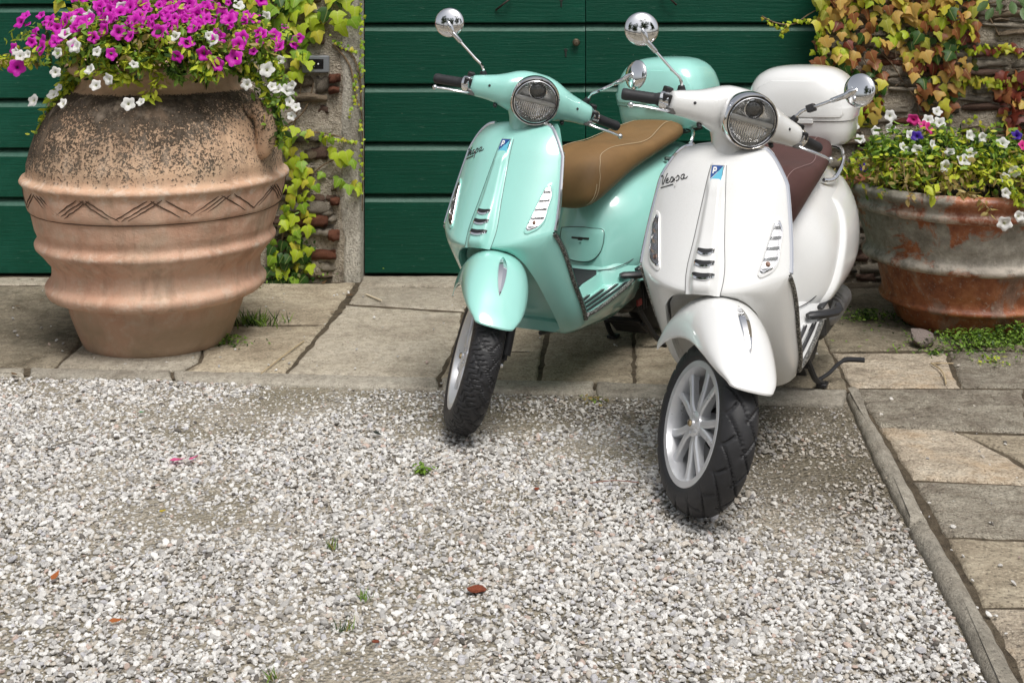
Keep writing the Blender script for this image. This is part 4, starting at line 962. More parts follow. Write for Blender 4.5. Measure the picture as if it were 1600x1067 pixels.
def stone_variant(seed):
    r = random.Random(seed); P = []; nx, nz2 = 4, 3
    ang = r.uniform(-.12, .12)
    def pt(i, j, y):
        a, b = i / nx * 2 - 1, j / nz2 * 2 - 1; k = 1 - .10 * (a * a * b * b)
        ex = a * k + (r2[i][j][0]); ez = b * k * (1 - .16 * r3 * a) + r2[i][j][1]
        bul = .22 * (1 - abs(a) ** 4) * (1 - abs(b) ** 4); return (ex, y - bul + r2[i][j][2], ez + ang * a)
    r3 = r.uniform(-1, 1)
    r2 = [[(r.uniform(-.10, .10), r.uniform(-.16, .16), r.uniform(-.25, .25)) for _ in range(nz2 + 1)] for _ in range(nx + 1)]
    front = [[pt(i, j, -.35) for j in range(nz2 + 1)] for i in range(nx + 1)]
    V, F = grid(front, flip=True); V = [tuple(v) for v in V]; F = list(F)
    loop = [(i, 0) for i in range(nx + 1)] + [(nx, j) for j in range(1, nz2 + 1)] + [(i, nz2) for i in range(nx - 1, -1, -1)] + [(0, j) for j in range(nz2 - 1, 0, -1)]
    k0 = len(V)
    for i, j in loop: p = front[i][j]; V.append((p[0] * 1.02, 1.0, p[2] * 1.02))
    m = len(loop)
    for q in range(m):
        a, b = loop[q], loop[(q + 1) % m]; F.append((a[0] * (nz2 + 1) + a[1], b[0] * (nz2 + 1) + b[1], k0 + (q + 1) % m, k0 + q))
    me = mesh('stone', V, F, STONES[0], sharp=0); bm = bmesh.new(); bm.from_mesh(me); bmesh.ops.recalc_face_normals(bm, faces=bm.faces); bm.to_mesh(me); bm.free(); return me
SV = [stone_variant(s) for s in range(14)]
def put_stone(parent, cx, cz, hx, hz, mat, y=WALL_Y, depth=.05, name='stone', rot=0.0, r=random):
    o = link(name, r.choice(SV), parent, (cx, y, cz), (0, rot, r.choice((0, 0, math.pi)) * 0), (hx, depth, hz))
    o.material_slots[0].link = 'OBJECT'; o.material_slots[0].material = mat; o.location = Vector(o.location) - parent.location; return o
def mortar_wall(parent, x0, x1, z0, z1, y, depth=.22, step=.03, amp=.010, seed=0, name='mortar', mat=None):
    xs = np.arange(x0, x1 + step * .5, step); zs = np.arange(z0, z1 + step * .5, step)
    P = [[(x, y + amp * mnoise.noise(Vector((x * 14, z * 14, seed))) + amp * .7 * mnoise.noise(Vector((x * 40, z * 40, seed + 5))), z) for z in zs] for x in xs]
    mb = MB().add(*grid(P, flip=True))
    mb.add([(x0, y, z0), (x0, y + depth, z0), (x0, y + depth, z1), (x0, y, z1)], [(0, 3, 2, 1)]); mb.add([(x1, y, z0), (x1, y + depth, z0), (x1, y + depth, z1), (x1, y, z1)], [(0, 1, 2, 3)])
    o = mb.build(name, [mat or MORTAR], parent, Matrix.Translation(-Vector(parent.location)), sharp=0); return o
def xw(u, Y=WALL_Y): return (u - 800) / CAM_F * Y
def zw(v, Y=WALL_Y): return CAM_H - (v - CAM_V0) / CAM_F * Y
def rubble(parent, x0, x1, z0, z1, seed, hmin=.028, hmax=.075, lmin=.06, lmax=.20, brick=.06, skip=0.0):
    r = random.Random(seed); z = z0; n = 0
    while z < z1:
        h = r.uniform(hmin, hmax); x = x0 - r.uniform(0, .05)
        while x < x1:
            L = r.uniform(lmin, lmax) * (.7 + h / hmax * .5); a, b = max(x, x0), min(x + L, x1 + .01)
            if b - a > .025 and r.random() >= skip:
                hh = h * r.uniform(.82, 1.08); isb = r.random() < brick
                put_stone(parent, (a + b) / 2, z + h / 2 + r.uniform(-.006, .006), (b - a) / 2 * .97, hh / 2 * .95, BRICKS if isb else r.choice(STONES), WALL_Y - r.uniform(-.012, .014), r.uniform(.035, .06), 'brick' if isb else 'stone', r.uniform(-.07, .07), r); n += 1
            x += L + r.uniform(.0, .012)
        z += h + r.uniform(.0, .006)
    return n
pier = empty('stone_pier', (xw(420), WALL_Y, 0), 'rubble stone pier with plastered jamb between the two green doors', 'wall')
mortar_wall(pier, xw(152), xw(541), -.01, 2.6, WALL_Y - .010)
rubble(pier, xw(425), xw(524), .0, zw(248), 11, .024, .06, .05, .17, .05, .30)
rubble(pier, xw(415), xw(512), zw(248), zw(70), 12, .04, .09, .06, .16, .02, .42)
rubble(pier, xw(400), xw(505), zw(70), 1.55, 14, .04, .09, .08, .2, .05)
rubble(pier, xw(160), xw(412), 1.16, 1.42, 13, .04, .09, .07, .22, .06)
for (u, v, a, b, mt, nm) in ((462, 322, 14, 9, STONES[0], 'stone'), (497, 323, 17, 10, STONES[2], 'stone'), (499, 343, 16, 9, BRICKS, 'brick'), (469, 344, 8, 9, BRICKS, 'brick'), (524, 122, 9, 7, BRICKS, 'brick'), (523, 140, 8, 6, BRICKS, 'brick'), (525, 313, 7, 6, BRICKS, 'brick'), (523, 366, 9, 8, BRICKS, 'brick'), (503, 362, 17, 6, STONES[2], 'stone')):
    put_stone(pier, xw(u), zw(v), a / CAM_F * WALL_Y, b / CAM_F * WALL_Y, mt, WALL_Y - .020, .05, nm, random.uniform(-.03, .03))
# plastered jamb: ragged inner edge, straight arris beside the door
P = []
for z in np.linspace(-.01, 2.6, 90):
    e = xw(531) + .016 * mnoise.noise(Vector((z * 6, 0, 2))) + .010 * mnoise.noise(Vector((z * 19, 3, 2))) + (.012 if z < .25 else 0)
    row = []
    for k in np.linspace(0, 1, 9):
        x = e + (xw(559) - e) * k; row.append((x, WALL_Y - .018 * smooth01(k / .25) + .004 * mnoise.noise(Vector((x * 22, z * 22, 7))), z))
    j = .004 * mnoise.noise(Vector((z * 9, 8, 1))); row += [(xw(562) + j, WALL_Y - .012, z), (xw(564) + j, WALL_Y + .004, z), (xw(564.5), DOOR_Y - .03, z), (xw(564.5), DOOR_Y + .05, z)]
    P.append(row)
MB().add(*grid(P)).build('plaster_jamb', [PLASTER], pier, Matrix.Translation(-Vector(pier.location)), sharp=45)
rwall = empty('stone_wall', (xw(1500), WALL_Y, 0), 'weathered rubble wall behind the wide pot at the right', 'wall')
mortar_wall(rwall, xw(1288), xw(1288) + 4.5, -.01, 2.6, WALL_Y - .010)
rubble(rwall, xw(1290), xw(1900), .0, .52, 21, .03, .07, .07, .24, .07)
rubble(rwall, xw(1290), xw(1900), .52, 1.42, 22, .022, .055, .08, .26, .07, .15)

lwall = empty('plaster_wall', (xw(-700), WALL_Y, 0), 'plastered rubble wall beyond the left edge, past the left door', 'wall'); mortar_wall(lwall, xw(-560) - 3.0, xw(-555), -.01, 2.6, WALL_Y - .010, name='plaster_face', mat=PLASTER)

# intercom on the pier
ic = empty('intercom', (xw(495), WALL_Y - .03, zw(100)), 'small grey intercom with black screen fixed to the stone pier', 'intercom')
s_ = WALL_Y / CAM_F
MB().add(*rbox(21 * s_, .016, 13.5 * s_, .006)).build('housing', [plain('grey_intercom_plastic', (.17, .18, .19), .45, var=.05)], ic)
scr = MB().add(*rbox(13.5 * s_, .003, 7.8 * s_, .002, Matrix.Translation((-.002, -.0155, .002)))).build('screen', [plain('black_glass', (.008, .008, .01), .08, coat=.5)], ic)
MB().add(*lathe([(0, .002), (.003, .002), (.0042, 0)], 12, frame((.014, -.0185, .002), (0, -1, 0)))).build('camera_eye', [plain('white_dot', (.8, .8, .8), .3)], scr)
for dx in (-.012, -.004): MB().add(*rbox(.002, .001, .0012, .0005, Matrix.Translation((dx, -.0185, -.010)))).build('screen_mark', [plain('grey_mark', (.3, .3, .3), .4)], scr)

# ------------------------------------------------------------------ pots
def terracotta_urn_mat():
    m, t, b = node_mat('weathered_terracotta'); co = objco(t); s = sep(t, co); z = s[2]
    n1 = noise_n(t, 3.0, 6, .65, co, .4); n2 = noise_n(t, 22, 5, .7, co); n3 = noise_n(t, 85, 4, .7, co); n4 = noise_n(t, 7, 5, .6, co)
    base = ramp(t, n1, [(.28, (.43, .25, .17)), (.45, (.58, .345, .24)), (.6, (.64, .42, .305)), (.78, (.68, .50, .38))])
    base = mix(t, mathn(t, 'MULTIPLY', ramp(t, n4, [(.5, 0.0), (.7, 1.0)]), .55), base, (.47, .37, .27))
    yz = ramp(t, z, [(.60, 0.0), (.72, 1.0)]); base = mix(t, mathn(t, 'MULTIPLY', yz, .55), base, (.60, .43, .27))
    # black lichen: thick on the shoulder, thinner to the sides, with its own ragged edge
    n5 = noise_n(t, 150, 3, .6, co); e = mathn(t, 'ADD', mathn(t, 'MULTIPLY', n2, .40), mathn(t, 'ADD', mathn(t, 'MULTIPLY', n3, .70), mathn(t, 'MULTIPLY', n5, .55))); lvl = ramp(t, z, [(.655, .05), (.675, .24), (.74, .34), (.84, .40), (.94, .46), (.985, .50), (1.0, 0.0)])
    sidem = ramp(t, mathn(t, 'ADD', s[0], mathn(t, 'MULTIPLY', n1, .5)), [(.05, 1.0), (.62, .78)]); big = ramp(t, noise_n(t, 3.4, 3, .5, co), [(.35, .72), (.65, 1.15)])
    lv = mathn(t, 'MULTIPLY', mathn(t, 'MULTIPLY', lvl, sidem), big)
    li = ramp(t, mathn(t, 'SUBTRACT', mathn(t, 'ADD', lv, e), 1.075), [(.0, 0.0), (.08, 1.0)])
    lich = ramp(t, n3, [(.35, (.016, .013, .010)), (.62, (.05, .040, .030)), (.76, (.22, .17, .12))])
    soft = ramp(t, mathn(t, 'ADD', lv, mathn(t, 'MULTIPLY', noise_n(t, 5, 5, .6, co), .6)), [(.48, 0.0), (.80, .62)]); base = mix(t, soft, base, (.165, .125, .09))
    c = mix(t, mathn(t, 'MULTIPLY', li, .94), base, lich)
    st = N(t, 'ShaderNodeMapping'); st.inputs['Scale'].default_value = (9, 9, 1.3); t.links.new(co, st.inputs['Vector']); drip = noise_n(t, 1.6, 5, .65, st.outputs[0])
    c = mix(t, mathn(t, 'MULTIPLY', ramp(t, drip, [(.52, 0.0), (.68, 1.0)]), .40), c, (.24, .165, .11)); c = mix(t, mathn(t, 'MULTIPLY', ramp(t, drip, [(.30, 1.0), (.44, 0.0)]), .30), c, (.62, .50, .39))
    # pale lime bloom on the ribs and the foot
    lime = mathn(t, 'MULTIPLY', ramp(t, n2, [(.5, 0.0), (.66, 1.0)]), ramp(t, z, [(.16, .5), (.21, .9), (.26, .35), (.38, .3), (.405, .95), (.43, .25), (.6, .35), (.64, 1.0), (.665, .9), (.69, .12)])); c = mix(t, mathn(t, 'MULTIPLY', lime, .75), c, (.70, .60, .49))
    foot = mathn(t, 'MULTIPLY', ramp(t, z, [(.10, 1.0), (.2, 0.0)]), ramp(t, n1, [(.35, .2), (.6, .9)])); c = mix(t, foot, c, (.33, .24, .16))
    speck = ramp(t, noise_n(t, 140, 2, .6, co), [(.70, 0.0), (.76, .7)]); c = mix(t, mathn(t, 'MULTIPLY', speck, li), c, (.45, .36, .27))
    t.links.new(c, b.inputs['Base Color']); setp(b, Roughness=.88); b.inputs['Specular IOR Level'].default_value = .2
    bump(t, b, mathn(t, 'ADD', mathn(t, 'MULTIPLY', n2, .8), mathn(t, 'ADD', mathn(t, 'MULTIPLY', n3, .45), mathn(t, 'MULTIPLY', li, .35))), .45, .010); return m
URN = terracotta_urn_mat()
def turned(prof, n_th=150, wob=.004, seed=0, disp=None):
    P = []
    for r_, z in prof:
        row = []
        for a in np.linspace(0, 2 * math.pi, n_th, endpoint=False):
            k = r_ + wob * mnoise.noise(Vector((math.cos(a) * 2.2, math.sin(a) * 2.2, z * 5 + seed))) + wob * .5 * mnoise.noise(Vector((math.cos(a) * 9, math.sin(a) * 9, z * 22 + seed)))
            if disp: k += disp(a, z)
            row.append((k * math.cos(a), k * math.sin(a), z))
        P.append(row)
    return P
UX, UY = -1.404, 5.07
urn = empty('terracotta_urn', (UX, UY, 0), 'tall lichen-blackened terracotta urn overflowing with magenta petunias', 'urn')
ctl = [(.278, .0), (.284, .010), (.300, .05), (.330, .13), (.344, .182), (.350, .190), (.385, .194), (.408, .204), (.420, .222), (.421, .238), (.412, .252), (.402, .262), (.398, .275), (.396, .300), (.400, .325), (.412, .340), (.432, .366), (.448, .384), (.458, .396), (.460, .408), (.454, .418), (.450, .424), (.460, .470), (.473, .528), (.474, .534), (.481, .538), (.484, .545), (.494, .59), (.500, .628), (.504, .636), (.513, .644), (.515, .652), (.510, .661), (.498, .666), (.488, .72), (.474, .775), (.450, .845), (.414, .915), (.374, .968), (.338, .994), (.322, 1.008), (.316, 1.030), (.318, 1.045), (.330, 1.052), (.346, 1.062), (.352, 1.078), (.348, 1.092), (.335, 1.098), (.318, 1.094), (.300, 1.05), (.29, 1.0)]
prof = cr(ctl, 190)
def zig(a, z):
    if .330 < z < .385:
        q = abs(((a * 46 / (2 * math.pi) + (z - .33) * 22) % 1) - .5); return -.003 * max(0, 1 - q / .16)
    return 0.0
V, F = grid(turned(prof, 420, .0045, 1, zig), False, True)
body_ = link('urn_body', mesh('urn_body', V, F, URN, sharp=70), urn)
# incised zigzag: scratched lines dark with old dirt
def urn_r(z): return float(np.interp(z, [.545, .59, .628, .636], [.484, .494, .500, .504]))
INC = plain('dirt_in_groove', (.085, .050, .032), .95)
rz_ = random.Random(3); nz_g = 12
for k in range(nz_g * 2):
    a0 = 2 * math.pi * k / (nz_g * 2); a1 = a0 + 2 * math.pi / (nz_g * 2)
    for off in (-.055, .0, .05):
        z0, z1 = (.552, .630) if k % 2 == 0 else (.630, .552)
        pts = []
        for q in np.linspace(.04, .96, 9):
            a = a0 + (a1 - a0) * q + off + rz_.uniform(-.004, .004); z = z0 + (z1 - z0) * q + rz_.uniform(-.0015, .0015); rr = urn_r(z) + .0002; pts.append((rr * math.cos(a), rr * math.sin(a), z))
        if rz_.random() < .86: MB().add(*tube(pts, [.0008] + [.0024] * 7 + [.0008], 5)).build('incised_line', [INC], urn)
MB().add(*tube([((.4775) * math.cos(a), (.4775) * math.sin(a), .5355) for a in np.linspace(0, 2 * math.pi, 120)], .0022, 5, cap=False)).build('incised_line', [INC], urn)
# lug handles
for a in (R(-22), R(158)):
    hp = cr([(.425, .915), (.455, .925), (.492, .900), (.505, .850), (.500, .800), (.478, .765), (.462, .76)], 26); hd = MB()
    rr = [.022 + .010 * math.sin(math.pi * k / 25) for k in range(26)]
    hd.add(*tube([(r_ * math.cos(a), r_ * math.sin(a), z) for r_, z in hp], rr, 12, flat=1.5)); hd.build('lug_handle', [URN], urn)
SOIL = stone_mat('potting_soil', ((.05, .036, .025), (.03, .022, .015), (.015, .011, .008)), 30, 80, 1.0)
MB().add(*lathe([(.0, 1.045), (.15, 1.045), (.305, 1.035)], 40)).build('soil', [SOIL], urn)

def glazed_pot_mat():
    m, t, b = node_mat('peeling_red_pot'); co = objco(t); z = sep(t, co)[2]
    n1 = noise_n(t, 4.2, 6, .68, co, .6); n2 = noise_n(t, 16, 5, .7, co); n3 = noise_n(t, 60, 4, .65, co)
    red = ramp(t, n2, [(.3, (.17, .050, .024)), (.5, (.34, .110, .045)), (.7, (.50, .20, .09))])
    grey = ramp(t, n2, [(.3, (.18, .16, .13)), (.55, (.33, .305, .26)), (.75, (.50, .465, .40))])
    g = ramp(t, mathn(t, 'ADD', n1, ramp(t, z, [(.24, 0.0), (.30, .12), (.44, .12), (.50, .02)])), [(.54, 0.0), (.60, 1.0)]); g2 = mathn(t, 'MULTIPLY', g, ramp(t, z, [(.24, .45), (.29, 1.0)]))
    c = mix(t, g2, red, grey)
    sc = mathn(t, 'MULTIPLY', ramp(t, n3, [(.58, 0.0), (.66, 1.0)]), .45); c = mix(t, sc, c, (.50, .44, .37)); rim_l = mathn(t, 'MULTIPLY', ramp(t, z, [(.26, 0.0), (.275, 1.0), (.305, 1.0), (.32, 0.0), (.475, .0), (.485, 1.0), (.51, 1.0), (.53, .1)]), ramp(t, n2, [(.42, 0.0), (.58, 1.0)])); c = mix(t, mathn(t, 'MULTIPLY', rim_l, .75), c, (.52, .46, .39))
    t.links.new(c, b.inputs['Base Color']); t.links.new(ramp(t, g2, [(0, .42), (1, .85)]), b.inputs['Roughness'])
    bump(t, b, mathn(t, 'ADD', mathn(t, 'MULTIPLY', g2, .5), mathn(t, 'ADD', n2, mathn(t, 'MULTIPLY', n3, .5))), .5, .008); return m
POTM = glazed_pot_mat()
PX, PY = 1.876, 5.32
pot = empty('terracotta_pot', (PX, PY, 0), 'wide peeling red terracotta pot planted with white petunias at right', 'pot')
ctl = [(.250, .0), (.258, .008), (.280, .05), (.292, .082), (.296, .090), (.325, .094), (.337, .102), (.339, .112), (.330, .122), (.328, .130), (.336, .18), (.348, .245), (.352, .262), (.390, .266), (.407, .276), (.410, .290), (.402, .304), (.392, .312), (.390, .320), (.404, .38), (.418, .44), (.424, .470), (.427, .478), (.452, .481), (.464, .490), (.467, .505), (.458, .518), (.455, .528), (.462, .540), (.476, .552), (.481, .568), (.472, .584), (.452, .590), (.432, .580), (.420, .54)]
V, F = grid(turned(cr(ctl, 130), 200, .006, 4), False, True); link('pot_body', mesh('pot_body', V, F, POTM, sharp=70), pot)
MB().add(*lathe([(.0, .56), (.2, .56), (.435, .545)], 40)).build('soil', [SOIL], pot)

# ------------------------------------------------------------------ plants
def leaf_mat(name, col, col2=None, trans=.35, rough=.45):
    m, t, b = node_mat(name); co = objco(t); oi = N(t, 'ShaderNodeObjectInfo')
    col2 = col2 or tuple(c * .7 for c in col)
    n = noise_n(t, 22, 4, .6, co); ge = N(t, 'ShaderNodeNewGeometry')
    c = mix(t, ramp(t, mathn(t, 'ADD', n, mathn(t, 'MULTIPLY', mathn(t, 'SUBTRACT', ge.outputs['Random Per Island'], .5), .5)), [(.3, 0.0), (.7, 1.0)]), col2, col)
    if name.startswith('ivy'):
        ax = mathn(t, 'ABSOLUTE', sep(t, co)[0]); c = mix(t, ramp(t, ax, [(.012, .35), (.045, 0.0)]), c, (.62, .60, .22))
        c = mix(t, ramp(t, noise_n(t, 6.5, 3, .6, co), [(.62, 0.0), (.72, .45)]), c, (.30, .16, .05))
    t.links.new(c, b.inputs['Base Color']); setp(b, Roughness=rough)
    b.inputs['Specular IOR Level'].default_value = .35
    tl = N(t, 'ShaderNodeBsdfTranslucent'); t.links.new(c, tl.inputs[0]); mx = N(t, 'ShaderNodeMixShader'); mx.inputs[0].default_value = trans
    t.links.new(b.outputs[0], mx.inputs[1]); t.links.new(tl.outputs[0], mx.inputs[2]); t.links.new(mx.outputs[0], t.nodes['Material Output'].inputs[0]); return m
def ivy_leaf(seed):
    """three-lobed leaf, stalk at the origin, tip toward -Z, facing -Y, unit length"""
    r = random.Random(seed); j = lambda a: a + r.uniform(-.05, .05)
    half = [(.02, .02), (.17, .13), (.40, .06), (.62, -.24), (.42, -.34), (.32, -.46), (.22, -.72), (.0, -1.0)]
    L = [(-j(x), j(z)) for x, z in half[1:-1]]; Rr = [(j(x), j(z)) for x, z in half[1:-1]]
    ring = [(0, .03)] + Rr + [(r.uniform(-.04, .04), -1.0)] + L[::-1]
    V = []; cup = r.uniform(.05, .45); fold = r.uniform(-.15, .30); curl = r.uniform(-.05, .38)
    def y(x, z): return fold * abs(x) * 1.4 + cup * (x * x) * .8 - .05 + curl * z * z * .9
    V = [(x, y(x, z), z) for x, z in ring] + [(0, y(0, -.25) - .07, -.22), (0, y(0, -.6) - .05, -.60)]
    n = len(ring); c1, c2 = n, n + 1; F = []
    for i in range(n):
        k = (i + 1) % n; zm = (ring[i][1] + ring[k][1]) / 2
        F.append((i, c2 if zm < -.52 else c1, k))
    for i in range(n):
        a, b_ = (ring[i - 1][1] + ring[i][1]) / 2 < -.52, (ring[i][1] + ring[(i + 1) % n][1]) / 2 < -.52
        if a != b_: F.append((i, c2, c1) if a else (i, c1, c2))
    return mesh('leaf', V, F, IVY[0], sharp=0)
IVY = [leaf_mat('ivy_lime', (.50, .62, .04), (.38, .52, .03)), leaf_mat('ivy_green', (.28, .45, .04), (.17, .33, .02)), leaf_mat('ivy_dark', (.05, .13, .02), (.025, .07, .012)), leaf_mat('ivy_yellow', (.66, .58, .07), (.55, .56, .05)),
       leaf_mat('ivy_orange', (.64, .36, .10), (.60, .46, .10)), leaf_mat('ivy_red', (.24, .055, .03), (.15, .03, .018)), leaf_mat('ivy_rust', (.36, .14, .05), (.26, .09, .03)), leaf_mat('ivy_olive', (.42, .43, .06), (.32, .33, .04))]
LV = [ivy_leaf(s) for s in range(10)]
WOOD = stone_mat('vine_bark', ((.30, .22, .13), (.20, .14, .085), (.10, .07, .042)), 30, 80, .6)
def place_leaf(parent, p, size, mat, tilt, yaw, roll, r):
    o = link('leaf', r.choice(LV), parent, Vector(p) - parent.location, (tilt, roll, yaw), (size, size, size))
    o.material_slots[0].link = 'OBJECT'; o.material_slots[0].material = mat; return o
def merged_leaves(name, parent, items, mats, shapes):
    """many small leaves joined into one mass: items = (pos, size, material index, tilt, yaw, roll)"""
    V, F, M = [], [], []
    cache = [(np.array([v.co for v in me.vertices]), [tuple(p.vertices) for p in me.polygons]) for me in shapes]
    for k, (p, s, mi, ti, ya, ro) in enumerate(items):
        A, fs = cache[k % len(cache)]; Mx = np.array((Matrix.Rotation(ya, 3, 'Z') @ Matrix.Rotation(ro, 3, 'Y') @ Matrix.Rotation(ti, 3, 'X')))
        B = A * s @ Mx.T + np.array(p) - np.array(parent.location); n = len(V); V += B.tolist(); F += [tuple(i + n for i in f) for f in fs]; M += [mi] * len(fs)
    o = link(name, mesh(name, V, F, mats, M, sharp=0), parent); o['kind'] = 'stuff'; return o
def in_poly(u, v, P):
    c = False
    for (x1, y1), (x2, y2) in zip(P, P[1:] + P[:1]):
        if (y1 > v) != (y2 > v) and u < (x2 - x1) * (v - y1) / (y2 - y1) + x1: c = not c
    return c
def scatter_uv(P, n, r, mind):
    out = []; us = [p[0] for p in P]; vs = [p[1] for p in P]; tries = 0
    while len(out) < n and tries < n * 60:
        tries += 1; u, v = r.uniform(min(us), max(us)), r.uniform(min(vs), max(vs))
        if in_poly(u, v, P) and all((u - a) ** 2 + (v - b) ** 2 > mind ** 2 for a, b in out): out.append((u, v))
    return out
def vine_stem(parent, uvs, Y, rad, n=24):
    pts = cr([at(u, v, Y - .008 - .02 * ((i * 37) % 3) / 3) for i, (u, v) in enumerate(uvs)], n); rr = np.linspace(rad, rad * .5, n)
    MB().add(*tube(pts, rr, 7)).build('stem', [WOOD], parent, Matrix.Translation(-Vector(parent.location)))

# vine on the pier (bright lime) --------------------------------------------
r = random.Random(5)
vine = empty('climbing_vine', (xw(470), WALL_Y, 0), 'bright lime green ivy climbing the stone pier beside the urn', 'vine')
for s in ([(455, 436), (440, 380), (470, 300), (455, 240), (470, 130), (450, 40), (430, -60)], [(470, 300), (500, 262), (535, 245)], [(450, 208), (490, 207), (530, 214), (555, 226)], [(440, 200), (470, 180), (490, 130)], [(520, 70), (545, 100), (556, 150), (566, 180)], [(525, 72), (548, 84), (560, 110), (564, 160), (566, 330)], [(110, -30), (135, 6), (165, 30)], [(395, -20), (402, 30), (400, 60)]): vine_stem(vine, s, WALL_Y - .01, .0055)
spots = [(u, v, 1.0) for u, v in scatter_uv([(372, -60), (560, -60), (556, 30), (540, 40), (500, 42), (486, 92), (478, 104), (455, 130), (432, 100), (395, 70), (372, 30)], 130, r, 7.0)]
spots += [(u, v, 1.0) for u, v in scatter_uv([(60, -60), (380, -60), (380, 12), (250, 5), (140, 14), (112, 22), (72, 0)], 42, r, 12.0)]
spots += [(477, 206, .9), (486, 205, .8), (498, 209, .9), (507, 215, .7), (466, 208, .8), (517, 217, .8), (540, 238, 1.25), (546, 246, 1.2), (527, 240, 1.2), (520, 232, 1.0), (552, 252, .9), (536, 284, 1.0), (545, 290, 1.2), (553, 283, 1.0), (560, 288, .8), (530, 279, .8), (561, 296, .8)]
spots += [(u, v, .95) for u, v in ((450, 214), (441, 205), (446, 225), (452, 250), (462, 258), (468, 266), (479, 280), (482, 263), (465, 276), (455, 292), (503, 270), (492, 290), (452, 305), (446, 322), (450, 331), (461, 338), (443, 345), (457, 346), (448, 350), (479, 330), (480, 342), (480, 354), (447, 238), (440, 262), (441, 290))]
spots += [(u, v, 1.0) for u, v in scatter_uv([(422, 372), (470, 366), (488, 395), (484, 436), (422, 438)], 34, r, 8.0)]
spots += [(u, v, .9) for u, v in scatter_uv([(428, 196), (470, 200), (486, 262), (492, 360), (436, 366), (446, 280)], 34, r, 9.0)]
for u, v, k in spots:
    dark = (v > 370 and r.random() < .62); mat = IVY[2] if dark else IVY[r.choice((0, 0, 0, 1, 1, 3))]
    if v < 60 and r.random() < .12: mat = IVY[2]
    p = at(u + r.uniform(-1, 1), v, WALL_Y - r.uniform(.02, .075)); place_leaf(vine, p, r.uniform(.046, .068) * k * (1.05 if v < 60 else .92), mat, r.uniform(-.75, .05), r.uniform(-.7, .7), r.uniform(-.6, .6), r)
items = []
for u, v in [(u, 62 + 12 * math.sin(u * .4) * .2 + (u - 520) * .5) for u in np.linspace(515, 556, 14)] + [(552 + 10 * math.sin(v * .02), v) for v in np.linspace(110, 180, 16)] + [(564 + 2 * math.sin(v * .3), v) for v in np.linspace(-30, 300, 60) if r.random() < .7] + [(500 + (v) * 1, 208 + v * .28) for v in np.linspace(0, 55, 16)] + [(432 + r.uniform(0, 60), r.uniform(375, 436)) for _ in range(60)]:
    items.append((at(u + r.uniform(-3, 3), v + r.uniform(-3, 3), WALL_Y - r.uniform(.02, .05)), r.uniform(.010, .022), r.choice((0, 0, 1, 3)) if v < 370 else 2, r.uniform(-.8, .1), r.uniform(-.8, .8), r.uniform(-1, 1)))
merged_leaves('small_leaves', vine, items, IVY, LV)

# vine on the right wall (autumn colours) -----------------------------------
r = random.Random(9)
vine2 = empty('autumn_vine', (xw(1400), WALL_Y, 0), 'autumn-coloured ivy in yellow, orange and red hanging on the right wall', 'vine')
for s in ([(1360, -40), (1365, 40), (1372, 78), (1392, 98), (1412, 130), (1430, 155), (1436, 182)], [(1392, -30), (1396, 60), (1400, 90)], [(1370, 75), (1350, 90), (1356, 104)], [(1410, 128), (1398, 135)], [(1425, -20), (1430, 40), (1440, 82)], [(1490, -20), (1494, 60), (1496, 100), (1503, 120)], [(1340, -30), (1320, 60), (1310, 140)], [(1190, 26), (1215, 37), (1240, 38), (1262, 24), (1290, 8)], [(1218, 58), (1230, 40)], [(1546, 28), (1562, 58)]): vine_stem(vine2, s, WALL_Y - .012, .0045)
P2 = [(1266, -60), (1560, -60), (1530, 20), (1528, 50), (1505, 60), (1510, 96), (1520, 120), (1500, 135), (1488, 168), (1460, 176), (1434, 160), (1430, 120), (1405, 70), (1380, 72), (1380, 128), (1368, 190), (1338, 186), (1332, 120), (1300, 108), (1272, 104), (1278, 40)]
sp = scatter_uv(P2, 330, r, 7.2); sp.sort(key=lambda q: q[1])
items = []
for i, (u, v) in enumerate(sp):
    t_ = r.random(); low = (v > 85) * .28 + (u > 1440) * .12
    mi = (3 if t_ < .24 else 0 if t_ < .34 else 7 if t_ < .50 else 4 if t_ < .90 else 6) if t_ > low * .0 and r.random() > .20 + low else r.choice((4, 6, 5, 6, 2, 2))
    p = at(u, v, WALL_Y - r.uniform(.015, .085)); sz = r.uniform(.042, .066) * (.9 if v > 90 else 1.0)
    if i < 296: place_leaf(vine2, p, sz, IVY[mi], r.uniform(-.75, .05), r.uniform(-.7, .7), r.uniform(-.6, .6), r)
    else: items.append((p, sz, mi, r.uniform(-.75, .05), r.uniform(-.7, .7), r.uniform(-.6, .6)))
for _ in range(240):       # darker leaves behind, close to the wall
    u, v = r.choice(sp); items.append((at(u + r.uniform(-8, 8), v + r.uniform(-8, 8), WALL_Y - r.uniform(.004, .02)), r.uniform(.04, .06), r.choice((2, 2, 5, 6, 7)), r.uniform(-.6, .1), r.uniform(-.9, .9), r.uniform(-1, 1)))
